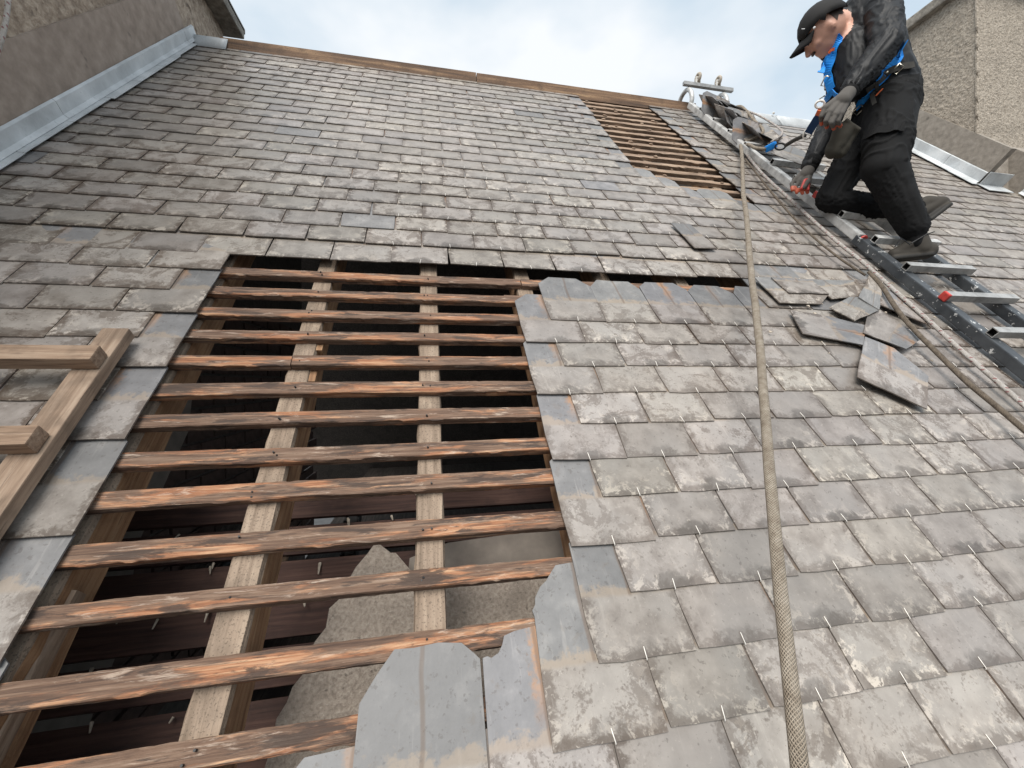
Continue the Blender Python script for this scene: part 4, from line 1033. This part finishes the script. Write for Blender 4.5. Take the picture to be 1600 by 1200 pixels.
glove(PD(1329, 141, 2.265), .036, kn, [(PD(1283, 182, 2.27), PD(1284, 194, 2.31)), (PD(1290, 189, 2.25), PD(1292, 199, 2.30)), (PD(1299, 192, 2.24), PD(1303, 201, 2.29)), (PD(1309, 189, 2.24), PD(1313, 197, 2.28))],
      [PD(1318, 158, 2.30), PD(1302, 168, 2.34), PD(1292, 178, 2.34)], .0115)
kn = [PD(1243, 280, 2.60), PD(1249, 284, 2.58), PD(1256, 287, 2.565), PD(1263, 287, 2.56)]
glove(PD(1265, 262, 2.60), .034, kn, [(PD(1237, 287, 2.60), PD(1238, 297, 2.585)), (PD(1243, 292, 2.58), PD(1245, 301, 2.575)), (PD(1251, 295, 2.565), PD(1254, 302, 2.565)), (PD(1259, 295, 2.56), PD(1262, 301, 2.565))],
      [PD(1263, 275, 2.57), PD(1262, 284, 2.545), PD(1256, 293, 2.545)], .0110)
# cuffs
part('cuff', capsule(PD(1334, 133, 2.27), .050, PD(1328, 142, 2.268), .044), M['trousers'], man, True)
part('cuff', capsule(PD(1269, 252, 2.60), .049, PD(1265, 262, 2.60), .042), M['trousers'], man, True)
# shoes
def shoe(geo, sole_fn):
    V, Fc = remesh(geo, .006, 4); fm = []
    for f in Fc: c = sum((V[a] for a in f), Vector()) / len(f); fm.append(1 if sole_fn(c) else 0)
    part('shoe', (V, Fc), [M['shoe'], M['sole']], man, True, fm)
h_, t_ = PD(1450, 391, 2.27), PD(1398, 397, 2.33)
gz = Vector((0, 0, 1))
sh = join(capsule(h_, .043, h_.lerp(t_, .5), .043), capsule(h_.lerp(t_, .45), .042, t_, .033), capsule(PD(1434, 374, 2.28), .046, PD(1440, 388, 2.275), .046), capsule(PD(1425, 382, 2.29), .038, t_, .028),
          xf(bar(h_ - gz * .028 + (h_ - t_) * .12, t_ - gz * .028 - (h_ - t_) * .16, .085, .028, gz, .012), lambda q: q))
shoe(sh, lambda c: (c.z - (h_.z + (t_.z - h_.z) * .5)) < -.022)
a_, b_ = PD(1432, 322, 2.50), PD(1470, 318, 2.47); c_ = PD(1466, 326, 2.47)
sh = join(capsule(a_, .046, b_, .040), capsule(PD(1448, 318, 2.485), .044, b_, .038), bar(PD(1443, 345, 2.47), PD(1478, 318, 2.45), .09, .026, -(RX * .5 + DX * .85), .010), capsule(PD(1440, 332, 2.48), .036, PD(1470, 316, 2.46), .034))
shoe(sh, lambda c: (c - PD(1458, 331, 2.46)).dot(RX * .6 + DX * .8) > -.012)
for (p0, p1, p2) in (((1422, 382), (1408, 372), (1398, 386)), ((1424, 380), (1448, 366), (1460, 362))):
    part('lace', tube([PD(*p0, 2.24), PD(*p1, 2.235), PD(*p2, 2.24)], .003, 5), M['iron'], man)
# cargo pocket flap and knee seam on the near thigh
strap('pocket_flap', [(1352, 212), (1380, 203), (1412, 200)], .05, M['trousers'], off=.004)
# tool pouch
pg = remesh(join(capsule(PD(1318, 205, 2.36), .052, PD(1302, 236, 2.38), .042), capsule(PD(1330, 208, 2.36), .035, PD(1312, 238, 2.38), .035), bar(PD(1316, 192, 2.34), PD(1338, 210, 2.34), .06, .05, ray, .01)), .006, 4)
pg = ([q + Vector((noise.noise(q * 22), noise.noise(q * 22 + Vector((5, 0, 0))), noise.noise(q * 22 + Vector((0, 7, 0))))) * .006 for q in pg[0]], pg[1])
pc = PD(1316, 225, 2.36)
po = single('tool_pouch', pg, M['pouch'], 'sagging dark olive tool pouch hanging at the person\'s hip', 'pouch', smooth=True)
# lanyard and rope grab
ly = empty('lanyard', PD(1262, 210, 2.6), 'navy lanyard with blue rope grab linking the person to the rope', 'lanyard')
part('shock_pack', ribbon([PD(1288, 172, 2.42), PD(1278, 184, 2.46), PD(1264, 206, 2.55)], -ray, .045, .014), M['navy'], ly)
part('webbing', ribbon([PD(1283, 170, 2.41), PD(1279, 178, 2.44)], -ray, .03, .016), M['orange'], ly)
rg = [PD(1262, 209, 2.56) + (RX * math.cos(a) * .022 + DX * math.sin(a) * .030) for a in [2 * math.pi * i / 14 for i in range(15)]]
part('carabiner', tube(rg, .005, 6, False), M['steel'], ly, True)
part('energy_strap', tube(catmull([PD(1257, 212, 2.58), PD(1243, 218, 2.7), PD(1228, 227, 2.84)], 5), .013, 8), M['belt'], ly, True)
rg = [PD(1219, 229, 2.9) + (RX * math.cos(a) * .032 + DX * math.sin(a) * .020) for a in [2 * math.pi * i / 14 for i in range(15)]]
part('carabiner', tube(rg, .006, 6, False), M['iron'], ly, True)
part('rope_grab', bar(PD(1213, 225, 2.95), PD(1196, 234, 3.02), .045, .035, -ray, .012), M['strap'], ly)
rg = [PD(1281, 163, 2.40) + (RX * math.cos(a) * .022 + DX * math.sin(a) * .018) for a in [2 * math.pi * i / 14 for i in range(15)]]
part('chest_ring', tube(rg, .006, 6, False), M['steel'], ly, True)
# red spring clamp in the reaching hand
single('red_clamp', tube(catmull([PD(1252, 296, 2.55), PD(1258, 282, 2.55), PD(1263, 284, 2.55), PD(1262, 298, 2.55)], 5), .009, 8), M['red'], 'small red clamp gripped by the gloved hand on the rung', 'clamp', smooth=True)
